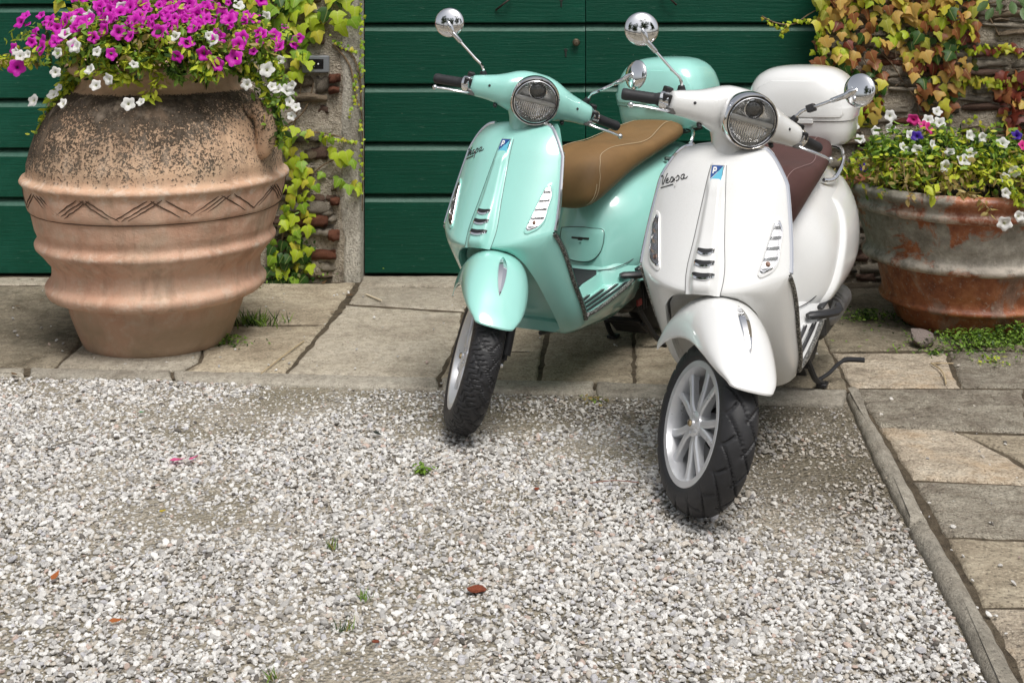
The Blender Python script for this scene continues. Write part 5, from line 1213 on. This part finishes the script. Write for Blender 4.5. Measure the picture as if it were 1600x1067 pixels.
for u, v, k, cs in [(1575 + r.uniform(-18, 40), 128 + r.uniform(-18, 26), 1, (5, 5, 6)) for _ in range(34)] + [(1590 + r.uniform(-22, 30), 175 + r.uniform(-20, 30), 1, (5, 5, 4)) for _ in range(26)] + [(1545 + r.uniform(-35, 50), 76 + r.uniform(-5, 6), .6, (3, 7, 5, 0)) for _ in range(40)] + [(1545 + r.uniform(-35, 60), 126 + r.uniform(-7, 7), .65, (0, 7, 3)) for _ in range(46)] + [(1495 + r.uniform(-4, 4), y, .38, (3, 0)) for y in range(30, 105, 5)] + [(1205 + x, 36 + 5 * math.sin(x * .12) - max(0, x - 45) * .5, .36, (0, 3, 0)) for x in range(-12, 75, 3)] + [(1218 + x * .4, 56 - x * .5, .36, (0, 3)) for x in range(0, 32, 4)] + [(1440 + x, 190 + r.uniform(-10, 30), .38, (0, 7, 1, 3)) for x in range(0, 160, 4)] + [(1340 + r.uniform(-15, 40), r.uniform(150, 185), .55, (1, 5, 4, 0)) for _ in range(30)] + [(1280 + r.uniform(-8, 12), r.uniform(0, 112), .5, (0, 3, 1)) for _ in range(40)]:
    items.append((at(u + r.uniform(-3, 3), v + r.uniform(-3, 3), WALL_Y - r.uniform(.012, .05)), r.uniform(.042, .06) * k, r.choice(cs), r.uniform(-.9, .1), r.uniform(-.9, .9), r.uniform(-1, 1)))
merged_leaves('small_leaves', vine2, items, IVY, LV)

# petunias ------------------------------------------------------------------
def petal_mat(name, col, edge, throat):
    m, t, b = node_mat(name); co = objco(t); s = sep(t, co)
    rr = N(t, 'ShaderNodeVectorMath', operation='LENGTH'); mp = N(t, 'ShaderNodeMapping'); mp.inputs['Scale'].default_value = (1, 1, 0); t.links.new(co, mp.inputs['Vector']); t.links.new(mp.outputs[0], rr.inputs[0])
    c = ramp(t, rr.outputs['Value'], [(.08, throat), (.26, col), (.75, col), (1.0, edge)]); t.links.new(c, b.inputs['Base Color']); setp(b, Roughness=.55)
    tl = N(t, 'ShaderNodeBsdfTranslucent'); t.links.new(c, tl.inputs[0]); mx = N(t, 'ShaderNodeMixShader'); mx.inputs[0].default_value = .35
    t.links.new(b.outputs[0], mx.inputs[1]); t.links.new(tl.outputs[0], mx.inputs[2]); t.links.new(mx.outputs[0], t.nodes['Material Output'].inputs[0]); return m
MAG = petal_mat('magenta_petal', (.66, .012, .50), (.62, .05, .52), (.16, .004, .12)); WHI = petal_mat('white_petal', (.80, .80, .78), (.82, .82, .80), (.55, .58, .32)); PUR = petal_mat('violet_petal', (.055, .012, .34), (.07, .02, .40), (.01, .003, .06)); PINK = petal_mat('pink_petal', (.74, .03, .28), (.80, .18, .40), (.25, .01, .08))
CALYX = leaf_mat('calyx_green', (.16, .25, .04))
def flower_mesh(seed, mat):
    """five-lobed trumpet opening toward +Z, unit radius"""
    r = random.Random(seed); n = 20; rings = []
    ph = r.uniform(0, 6.28)
    for rad, z in ((.05, -.85), (.10, -.42), (.18, -.20), (.50, .0), (.80, .06), (1.0, .0)):
        row = []
        for k in range(n):
            a = 2 * math.pi * k / n; lob = 1 - (.20 * (rad > .7) + .06 * (rad > .4)) * (.5 - .5 * math.cos(5 * a + ph)) ** 1.5
            row.append((rad * lob * math.cos(a), rad * lob * math.sin(a), z + (.10 * math.sin(3 * a + seed) + .07 * math.cos(5 * a + ph)) * rad * rad * (rad > .4)))
        rings.append(row)
    V, F = grid(rings, False, True); V = list(map(tuple, V)); F = list(F); M = [0] * len(F)
    k = len(V); V += [(.075 * math.cos(a), .075 * math.sin(a), z) for z in (-.62, -.95) for a in np.linspace(0, 6.28, 6, endpoint=False)]
    for i in range(6): F.append((k + i, k + (i + 1) % 6, k + 6 + (i + 1) % 6, k + 6 + i)); M.append(1)
    return mesh('flower', V, F, [mat, CALYX], M, sharp=0)
FM = {c: [flower_mesh(i, m) for i in range(4)] for c, m in (('m', MAG), ('w', WHI), ('p', PUR), ('k', PINK))}
def small_leaf(seed):
    r = random.Random(seed); w_ = r.uniform(.17, .27); c = r.uniform(-.3, .3)
    V = [(0, 0, 0), (w_, .06, -.35), (w_ * .8, .02 + c * .2, -.68), (0, c * .4, -1.0), (-w_ * .8, .02 + c * .2, -.68), (-w_, .06, -.35), (0, -.04, -.4)]
    return mesh('sprig', V, [(0, 6, 1), (1, 6, 2), (2, 6, 3), (3, 6, 4), (4, 6, 5), (5, 6, 0)], IVY[0], sharp=0)
SL = [small_leaf(s) for s in range(5)]
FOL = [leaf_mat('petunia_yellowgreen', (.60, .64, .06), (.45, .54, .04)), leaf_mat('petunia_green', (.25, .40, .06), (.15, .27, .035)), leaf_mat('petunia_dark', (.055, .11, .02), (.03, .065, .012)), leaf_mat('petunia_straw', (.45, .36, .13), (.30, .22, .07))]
def mound_hit(u, v, c, rad):
    """front of an ellipsoid along the pixel's ray"""
    d = np.array([(u - 800) / CAM_F, 1.0, -(v - CAM_V0) / CAM_F]); o = np.array([0, 0, CAM_H]) - np.array(c); a = d / rad; b = o / rad
    A, B, C_ = a @ a, 2 * a @ b, b @ b - 1; D = B * B - 4 * A * C_
    t_ = (-B - math.sqrt(D)) / (2 * A) if D > 0 else -B / (2 * A)
    return np.array([0, 0, CAM_H]) + d * t_, D > 0
def put_flower(parent, p, kind, size, r, nrm=None):
    d = Vector((0, -1, .45)) if nrm is None else Vector(nrm); d = (d.normalized() + Vector((r.uniform(-.65, .65), r.uniform(-.4, .15), r.uniform(-.4, .5)))).normalized()
    o = link('flower', r.choice(FM[kind]), parent); o.matrix_local = Matrix.Translation(Vector(p) - Vector(parent.location)) @ d.to_track_quat('Z', 'Y').to_matrix().to_4x4() @ Matrix.Rotation(r.uniform(0, 6.28), 4, 'Z') @ Matrix.Diagonal((size * r.uniform(.8, 1.1), size * r.uniform(.8, 1.1), size * r.uniform(.8, 1.5), 1)); return o
r = random.Random(21)
pet = empty('petunia_plant', (UX, UY, 1.05), 'magenta and white petunias spilling over the rim of the tall urn', 'flowers')
C0, R0 = np.array([UX, UY - .02, 1.10]), np.array([.56, .44, .27])
MAGP = [(26, 76), (36, 34), (48, 38), (68, 24), (82, 30), (31, 105), (54, 66), (69, 74), (84, 40), (98, 56), (92, 44), (58, 52), (110, 26), (122, 45), (104, 35), (132, 40), (160, 18), (150, 58), (128, 22), (166, 46), (178, 84), (213, 32), (222, 22), (236, 15), (246, 26), (240, 40), (254, 50), (270, 12), (262, 22), (284, 8), (276, 28), (290, 20), (300, 28), (298, 14), (310, 22), (252, 8), (228, 6), (200, 8), (218, 44), (232, 36), (275, 41), (295, 66), (280, 88), (305, 42), (312, 36), (326, 20), (334, 34), (342, 12), (350, 22), (360, 30), (362, 40), (341, 50), (345, 58), (340, 62), (366, 24), (376, 68), (388, 22), (404, 50), (412, 52), (408, 66), (398, 80), (432, 55), (437, 72), (462, 68), (468, 60), (380, 58), (447, 42), (320, 8), (332, 4), (300, 3), (268, 2), (246, -4), (286, -6), (190, 14), (176, 30), (142, 30), (118, 66), (72, 62), (44, 24), (90, 64), (206, 56), (190, 50), (322, 84), (369, 90), (343, 100)]
WHIP = [(37, 86), (48, 84), (29, 80), (95, 82), (124, 72), (143, 24), (124, 32), (107, 52), (177, 30), (194, 12), (157, 80), (214, 100), (174, 123), (154, 132), (145, 108), (121, 71), (92, 112), (97, 136), (88, 146), (103, 160), (57, 156), (205, 161), (224, 158), (330, 55), (336, 62), (376, 8), (418, 26), (440, 93), (277, 56), (388, 131), (458, 133), (452, 140), (455, 158), (465, 166), (458, 180), (428, 134), (436, 138), (420, 108)]
def foliage_pt(u, v, inset=0.0):
    p, hit = mound_hit(u, v, C0, R0 * (1 - inset)); return p, hit
for (u, v) in MAGP:
    p, hit = foliage_pt(u, v); n_ = (p - C0) / R0 ** 2
    put_flower(pet, p + np.array([0, -.03, 0]), 'm', r.choice((.019, .024, .027, .030, .033)), r, Vector(n_).normalized() + Vector((0, -.8, .1)))
for _ in range(64):
    u, v = r.gauss(245, 85), r.uniform(-16, 42); p, hit = foliage_pt(u, v); put_flower(pet, p + np.array([0, -.035, .005]), 'm', r.choice((.014, .020, .026, .030)), r)
for (u, v) in WHIP:
    p, hit = foliage_pt(u, v)
    if v > 118: p = np.array(at(u, v, UY - (.50 if 100 < u < 380 else .28)))
    put_flower(pet, p + np.array([0, -.035, 0]), 'w', r.choice((.018, .022, .026, .030)), r)
items = []
def sprig(p, n_, spread, size, cols, droop=.3):
    for _ in range(n_):
        q = np.array(p) + np.array([r.gauss(0, spread), r.gauss(0, spread * .8), r.gauss(0, spread * .8)])
        items.append((q, size * r.uniform(.6, 1.3), r.choice(cols), r.uniform(-1.9, .2), r.uniform(-3.1, 3.1), r.uniform(-1.0, 1.0)))
for _ in range(820):
    u, v = r.gauss(245, 120), r.triangular(-25, 114, 60)
    p, hit = foliage_pt(u, v, r.uniform(-.05, .20))
    if not hit: continue
    sprig(p, 6, .016, .036, (0, 1, 1, 2, 1) if r.random() < .55 else (0, 0, 1, 3))
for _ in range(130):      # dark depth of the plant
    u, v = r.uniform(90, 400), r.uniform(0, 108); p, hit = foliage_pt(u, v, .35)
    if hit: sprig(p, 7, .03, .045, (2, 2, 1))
for path, dens_, cols in (([(60, 90), (30, 92), (-10, 92)], 26, (0, 0, 3)), ([(110, 110), (100, 140), (85, 165), (70, 190), (64, 205)], 46, (0, 0, 1)), ([(128, 95), (112, 125), (108, 150)], 30, (0, 1)), ([(230, 90), (236, 105), (248, 120), (236, 140), (232, 152)], 16, (0, 0, 3)), ([(170, 100), (180, 118), (205, 122)], 26, (0, 0, 1)), ([(380, 90), (400, 120), (420, 150), (432, 190), (436, 220)], 64, (1, 1, 2, 0)), ([(400, 80), (430, 110), (445, 140), (440, 165)], 50, (0, 1, 1)), ([(270, 95), (275, 112), (285, 120)], 22, (1, 1, 2)), ([(310, 95), (312, 110), (330, 116)], 22, (1, 1, 0)), ([(350, 92), (372, 100), (384, 112)], 26, (1, 2, 0)), ([(196, 90), (210, 96), (226, 88)], 20, (0, 0))):
    Yp = UY - (.40 if 120 < path[-1][0] < 360 else .20)
    pp = cr([at(u, v, Yp) for u, v in path], dens_)
    for q in pp: sprig(q, 5, .014, .034, cols)
    MB().add(*tube(cr([at(u, v, Yp) for u, v in path], 14), .0018, 5)).build('stem', [CALYX], pet, Matrix.Translation(-Vector(pet.location)))
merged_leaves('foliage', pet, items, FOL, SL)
r = random.Random(33)
pet2 = empty('petunia_plant', (PX, PY, .56), 'white and violet petunias with straggly foliage in the wide red pot', 'flowers')
C1, R1 = np.array([PX, PY, .555]), np.array([.50, .44, .30])
for (u, v, k) in [(1388, 180, 'w'), (1447, 186, 'w'), (1461, 173, 'w'), (1464, 190, 'w'), (1365, 203, 'w'), (1388, 199, 'w'), (1341, 216, 'w'), (1420, 210, 'w'), (1410, 230, 'w'), (1430, 233, 'w'), (1454, 225, 'w'), (1512, 210, 'w'), (1531, 214, 'w'), (1513, 238, 'w'), (1503, 248, 'w'), (1474, 259, 'w'), (1480, 236, 'w'), (1562, 222, 'w'), (1566, 276, 'w'), (1580, 266, 'w'), (1565, 347, 'w'), (1588, 336, 'w'), (1567, 300, 'w'), (1332, 196, 'w'), (1424, 186, 'k'), (1440, 194, 'k'), (1449, 200, 'k'), (1594, 226, 'k'), (1429, 212, 'p'), (1346, 260, 'p'), (1584, 210, 'p'), (1620, 240, 'w'), (1650, 270, 'w')]:
    p, hit = mound_hit(u, v, C1, R1)
    if v > 290: p = np.array(at(u, v, PY - .50))
    put_flower(pet2, p + np.array([0, -.03, .0]), k, r.uniform(.022, .031), r)
items = []
for _ in range(780):
    u, v = r.uniform(1305, 1660), r.triangular(192, 302, 245); p, hit = mound_hit(u, v, C1, R1 * r.uniform(.86, 1.05))
    if hit: sprig(p, 6, .016, .034, (1, 1, 2, 0) if v < 245 else (0, 3, 3, 1, 0) if u < 1500 else (0, 0, 1, 3))
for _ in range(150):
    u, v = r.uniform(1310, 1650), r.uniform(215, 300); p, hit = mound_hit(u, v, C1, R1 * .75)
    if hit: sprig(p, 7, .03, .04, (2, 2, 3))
for path, d_, cols in (([(1412, 250), (1416, 290), (1424, 312)], 10, (3,)), ([(1475, 270), (1490, 292), (1530, 312), (1548, 330)], 14, (3, 3)), ([(1570, 280), (1585, 300), (1600, 320)], 34, (0, 0, 1)), ([(1450, 292), (1454, 300)], 3, (0,))):
    Yp = PY - .49; pp = cr([at(u, v, Yp) for u, v in path], d_)
    for q in pp: sprig(q, 3, .010, .028, cols)
    MB().add(*tube(cr([at(u, v, Yp) for u, v in path], 12), .0016, 5)).build('stem', [plain('dry_stem', (.36, .27, .15), .8)], pet2, Matrix.Translation(-Vector(pet2.location)))
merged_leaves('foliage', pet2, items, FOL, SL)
for dx, dz, ti in ((0, 0, -.5), (.028, .012, -.9), (-.022, .006, -.7), (.010, -.03, -.2)):
    o = link('leaf', SL[1], pet2, Vector(at(1455, 292, PY - .50)) - pet2.location + Vector((dx, 0, dz)), (ti, dx * 25, 0), (.075, .06, .05)); o.material_slots[0].link = 'OBJECT'; o.material_slots[0].material = FOL[0]

# shrub branch hanging into the top right corner
shr = empty('overhanging_shrub', at(1590, -40, WALL_Y - .25), 'oval grey-green leaves of a shrub hanging in the top right corner', 'shrub')
SHM = leaf_mat('shrub_leaf', (.16, .26, .10), (.08, .15, .06)); bl = mesh('leaf', [(0, 0, 0), (.20, .03, -.25), (.25, .04, -.55), (.14, .02, -.85), (0, -.02, -1), (-.14, .02, -.85), (-.25, .04, -.55), (-.20, .03, -.25), (0, -.05, -.5)], [(0, 8, 1), (1, 8, 2), (2, 8, 3), (3, 8, 4), (4, 8, 5), (5, 8, 6), (6, 8, 7), (7, 8, 0)], SHM, sharp=0)
for (u, v, ro, s) in [(1545, 8, .9, .075), (1552, 18, .5, .07), (1562, -2, .3, .075), (1568, 14, 1.1, .06), (1580, 8, -.3, .075), (1592, 4, -.8, .08), (1585, -8, -.5, .07), (1598, 18, .2, .075), (1574, -12, .7, .08), (1556, -16, .9, .08), (1540, -6, 1.2, .07), (1606, 2, -.4, .08), (1612, 24, .3, .07), (1600, -14, 0, .08), (1622, 10, -.6, .08), (1565, 24, 1.3, .05)]:
    link('leaf', bl, shr, Vector(at(u, v - 6, WALL_Y - .22 - r.uniform(0, .08))) - shr.location, (r.uniform(-.6, .0), ro, r.uniform(-.6, .6)), (s, s, s))
MB().add(*tube(cr([at(1640, -60, WALL_Y - .2), at(1600, -15, WALL_Y - .22), at(1565, 2, WALL_Y - .24), at(1545, 6, WALL_Y - .24)], 14), .004, 6)).build('twig', [WOOD], shr, Matrix.Translation(-shr.location))

# weeds, litter -------------------------------------------------------------
def weed(u, v, n_, h, spread, label, cols, leafy=False, z=0.0, name='weed', group=None):
    x, y = ground(u, v, z); root = empty(name, (x, y, z), label, 'weed', group); it = []
    for _ in range(n_):
        a = r.uniform(0, 6.28); d = abs(r.gauss(0, spread)); hh = r.uniform(.1, 1.0) * h * (1 - .5 * min(1, d / (spread * 2)))
        p = np.array([x + d * math.cos(a) * 1.4, y + d * math.sin(a) * .7, z + (hh if leafy else 0)])
        if leafy: it.append((p, r.uniform(.012, .022), r.choice(cols), r.uniform(-1.9, -.6), r.uniform(-3.1, 3.1), r.uniform(-.6, .6)))
        else: it.append((p, h * r.uniform(.5, 1.2), r.choice(cols), math.pi + r.uniform(-.7, .7), r.uniform(-3.1, 3.1), r.uniform(-.7, .7)))
    blade = [mesh('blade', [(-.05, 0, 0), (.05, 0, 0), (.035, .06, -.5), (0, .22, -1.0), (-.035, .06, -.5)], [(0, 1, 2, 4), (4, 2, 3)], FOL[1], sharp=0)]
    o = merged_leaves('foliage', root, it, FOL, SL if leafy else blade); return root
weed(658, 739, 60, .030, .016, 'small green tuft growing in the gravel below the mint wheel', (1, 1, 1), True, -.006)
for (u, v, lb) in ((519, 856, 'small brownish grass tuft in the gravel, left of the middle'), (536, 986, 'low grass tuft in the gravel near the bottom edge'), (569, 936, 'tiny dark green tuft in the gravel beside the red brick chip'), (427, 1062, 'grass tuft cut by the bottom edge of the picture')): weed(u, v, 26, .030, .010, lb, (1, 2, 3) if u < 560 else (1, 1, 2), False, -.006)
weed(346, 537, 260, .045, .055, 'fringe of small weeds at the foot of the tall urn', (1, 1, 2), True); weed(395, 506, 170, .06, .06, 'grassy weeds behind the right side of the urn', (1, 1, 2), False)
weed(1440, 500, 60, .05, .05, 'dark weeds in the shade left of the wide pot', (2, 2, 1), True); weed(1355, 500, 420, .05, .11, 'mossy weeds on the flags between scooter and wide pot', (1, 2, 2), True)
weed(1530, 543, 1100, .075, .13, 'low leafy weeds along the front of the wide pot', (1, 1, 2, 1), True); weed(1592, 537, 800, .085, .10, 'clump of leafy weeds at the right edge below the pot', (1, 1, 2), True); weed(1552, 566, 60, .03, .035, 'small bright tuft on the pale flag before the pot', (1, 0), True)
weed(1458, 553, 50, .03, .03, 'tiny tuft beside the loose pale stone', (1, 2), True); weed(450, 440, 320, .11, .10, 'dark ivy seedlings at the foot of the stone pier', (2, 2, 1), True)
weed(930, 625, 40, .015, .03, 'moss at the kerb joint between the scooters', (1, 3), True, -.004)
STONE_P = stone_mat('pale_pink_stone', ((.72, .63, .58), (.60, .49, .44), (.36, .28, .25)), 30, 90, .8)
o = link('loose_stone', chip(77), None, (*ground(1437, 540), .030), (.2, .1, .4), (.062, .055, .075)); o.data.materials.append(STONE_P); tag(o, 'pale pinkish lump of stone leaning against the wide pot', 'stone')
BR = stone_mat('brick_chip', ((.42, .13, .07), (.33, .09, .045), (.2, .05, .03)), 30, 90, .6)
for (u, v, s, lb) in ((745, 921, (.024, .017, .016), 'rounded red brick fragment lying in the gravel'), (838, 765, (.010, .008, .008), 'small red brick chip below the mint wheel'), (587, 1004, (.009, .007, .007), 'small red chip near the bottom of the gravel')):
    o = link('brick_fragment', chip(int(u)), None, (*ground(u, v), .003), (.1, .2, .5), s); o.data.materials.append(BR); tag(o, lb, 'brick')
def litter(u, v, size, mat, label, name='fallen_leaf', cat='leaf', z=.004, rz=0.0, sx=1.0, group=None):
    x, y = ground(u, v); o = link(name, mesh(name, [(-1, 0, .05), (-.5, -.38, .0), (.3, -.36, .10), (1, .02, .22), (.35, .36, .05), (-.45, .40, .16), (0, 0, -.02)], [(0, 1, 6), (1, 2, 6), (2, 3, 6), (3, 4, 6), (4, 5, 6), (5, 0, 6)], mat, sharp=0), None, (x, y, z + size * .1), (r.uniform(-.2, .2), r.uniform(-.2, .2), rz), (size * sx, size, size)); return tag(o, label, cat, group)
LO = leaf_mat('orange_dry_leaf', (.50, .16, .05)); LY = leaf_mat('yellow_dry_leaf', (.60, .46, .04)); LB = leaf_mat('brown_dry_leaf', (.20, .12, .06)); LP = petal_mat('fallen_pink_petal', (.78, .12, .30), (.80, .2, .4), (.7, .1, .3)); LG = leaf_mat('green_bit', (.05, .30, .10))
litter(278, 722, .028, LP, 'crumpled pink petal on the gravel, larger of two', 'fallen_petal', 'petal', rz=.3, sx=.9); litter(303, 718, .017, LP, 'small pink petal beside the larger one', 'fallen_petal', 'petal', rz=.6)
litter(181, 973, .016, LO, 'orange dry leaf on the gravel at lower left', rz=.4); litter(86, 903, .018, LO, 'upright orange leaf scrap near the left edge', rz=1.4); litter(254, 801, .012, LY, 'small yellow leaf scrap on the left gravel', rz=.9); litter(222, 646, .011, LG, 'tiny green leaf scrap on the gravel near the urn', rz=.2)
litter(590, 680, .016, BACKING, 'small black splinter on the gravel near the mint wheel', 'splinter', 'debris', rz=-.7, sx=1.3)
for u, v, lb in ((30, 437, 'leftmost curled brown leaf at the foot of the left green door'), (51, 438, 'brown leaf in the middle of the litter below the left door'), (72, 437, 'brown leaf nearest the urn at the foot of the left door'), (22, 587, 'brown leaf on the gravel edge at the far left kerb'), (44, 591, 'brown leaf just right of another at the left kerb end'), (66, 470, 'lone brown leaf on the dark flag left of the urn'),
                 (28, 480, 'brown leaf on the dark flag close to the left edge'), (440, 441, 'brown leaf below the ivy nearest the urn'), (472, 442, 'brown leaf at the foot of the rubble pier, middle of three'), (507, 443, 'brown leaf at the foot of the pier beside the plaster jamb'), (1466, 569, 'brown leaf beside the branching dry twig'), (548, 463, 'brown leaf in the flag joint in front of the plaster jamb'), (521, 490, 'brown leaf in the long flag joint midway to the kerb')):
    litter(u, v, r.uniform(.010, .020), LB, lb, rz=r.uniform(0, 6))
def twig(uvs, rad, col, label):
    pts = [(*ground(u, v), .006 + .004 * (i % 2)) for i, (u, v) in enumerate(uvs)]; o = MB().add(*tube(cr(pts, 12), rad, 6)).build('twig', [col]); tag(o, label, 'twig')
DRY = plain('dry_straw', (.42, .33, .20), .8)
twig([(572, 462), (596, 473)], .004, plain('pale_straw', (.6, .52, .38), .8), 'short pale straw lying on the flag before the door'); twig([(408, 586), (440, 562), (475, 535)], .0025, DRY, 'thin dry stalk along the flag joint beside the urn'); twig([(1455, 570), (1468, 580), (1478, 602)], .003, DRY, 'dry branching twig on the flag before the wide pot'); twig([(1456, 570), (1490, 572)], .0022, DRY, 'straight dry twig lying across beside the branching one'); twig([(922, 758), (960, 756), (998, 757)], .0015, plain('red_stalk', (.25, .12, .09), .8), 'thin reddish stalk on the gravel between the wheels')
twig([(80, 700), (120, 690)], .003, plain('grey_stalk', (.2, .18, .15), .8), 'grey stalk on the gravel at the left')

# ------------------------------------------------------------------ the far side of the yard, behind the photographer (seen only in chrome and paint)
TREE_M = [leaf_mat('tree_leaf_dark', (.045, .085, .02), (.025, .05, .012), .2), leaf_mat('tree_leaf_mid', (.09, .14, .03), (.05, .09, .02), .25)]
def tree(x, y, h, rad, seed, label):
    rr_ = random.Random(seed); root = empty('broad_tree', (x, y, 0), label, 'tree', 'trees on the far side of the yard')
    tk = MB().add(*tube([(x, y, 0), (x + .1, y, h * .3), (x - .1, y + .1, h * .55), (x, y, h * .8)], [.22, .17, .12, .05], 9))
    for _ in range(7):
        a = rr_.uniform(0, 6.28); z0 = h * rr_.uniform(.35, .6); tk.add(*tube([(x, y, z0), (x + rad * .4 * math.cos(a), y + rad * .4 * math.sin(a), z0 + h * .14), (x + rad * .8 * math.cos(a), y + rad * .8 * math.sin(a), z0 + h * .22)], [.08, .05, .02], 6))
    tk.build('trunk', [WOOD], root, Matrix.Translation(-root.location))
    it = []; cl = [(rr_.gauss(0, .5) * rad, rr_.gauss(0, .5) * rad, h * rr_.uniform(.42, 1.0)) for _ in range(38)]
    for _ in range(2600):
        c = rr_.choice(cl); p = np.array([x + c[0] + rr_.gauss(0, .28) * rad * .6, y + c[1] + rr_.gauss(0, .28) * rad * .6, c[2] + rr_.gauss(0, .28) * rad * .5]); it.append((p, rr_.uniform(.16, .34), rr_.choice((0, 0, 1)), rr_.uniform(-3, 3), rr_.uniform(-3, 3), rr_.uniform(-3, 3)))
    merged_leaves('crown', root, it, TREE_M, LV[:2])
for i, (x, y, h, rad) in enumerate(((-8.0, -7.0, 8.0, 2.9), (-2.8, -9.5, 6.6, 2.6), (3.4, -8.5, 8.2, 2.8), (9.0, -5.5, 7.6, 2.8))): tree(x, y, h, rad, 60 + i, ('leafy tree across the yard, furthest left behind the viewer', 'shortest leafy tree across the yard, left of centre behind the viewer', 'tallest leafy tree across the yard, right of centre behind the viewer', 'leafy tree across the yard, furthest right behind the viewer')[i])
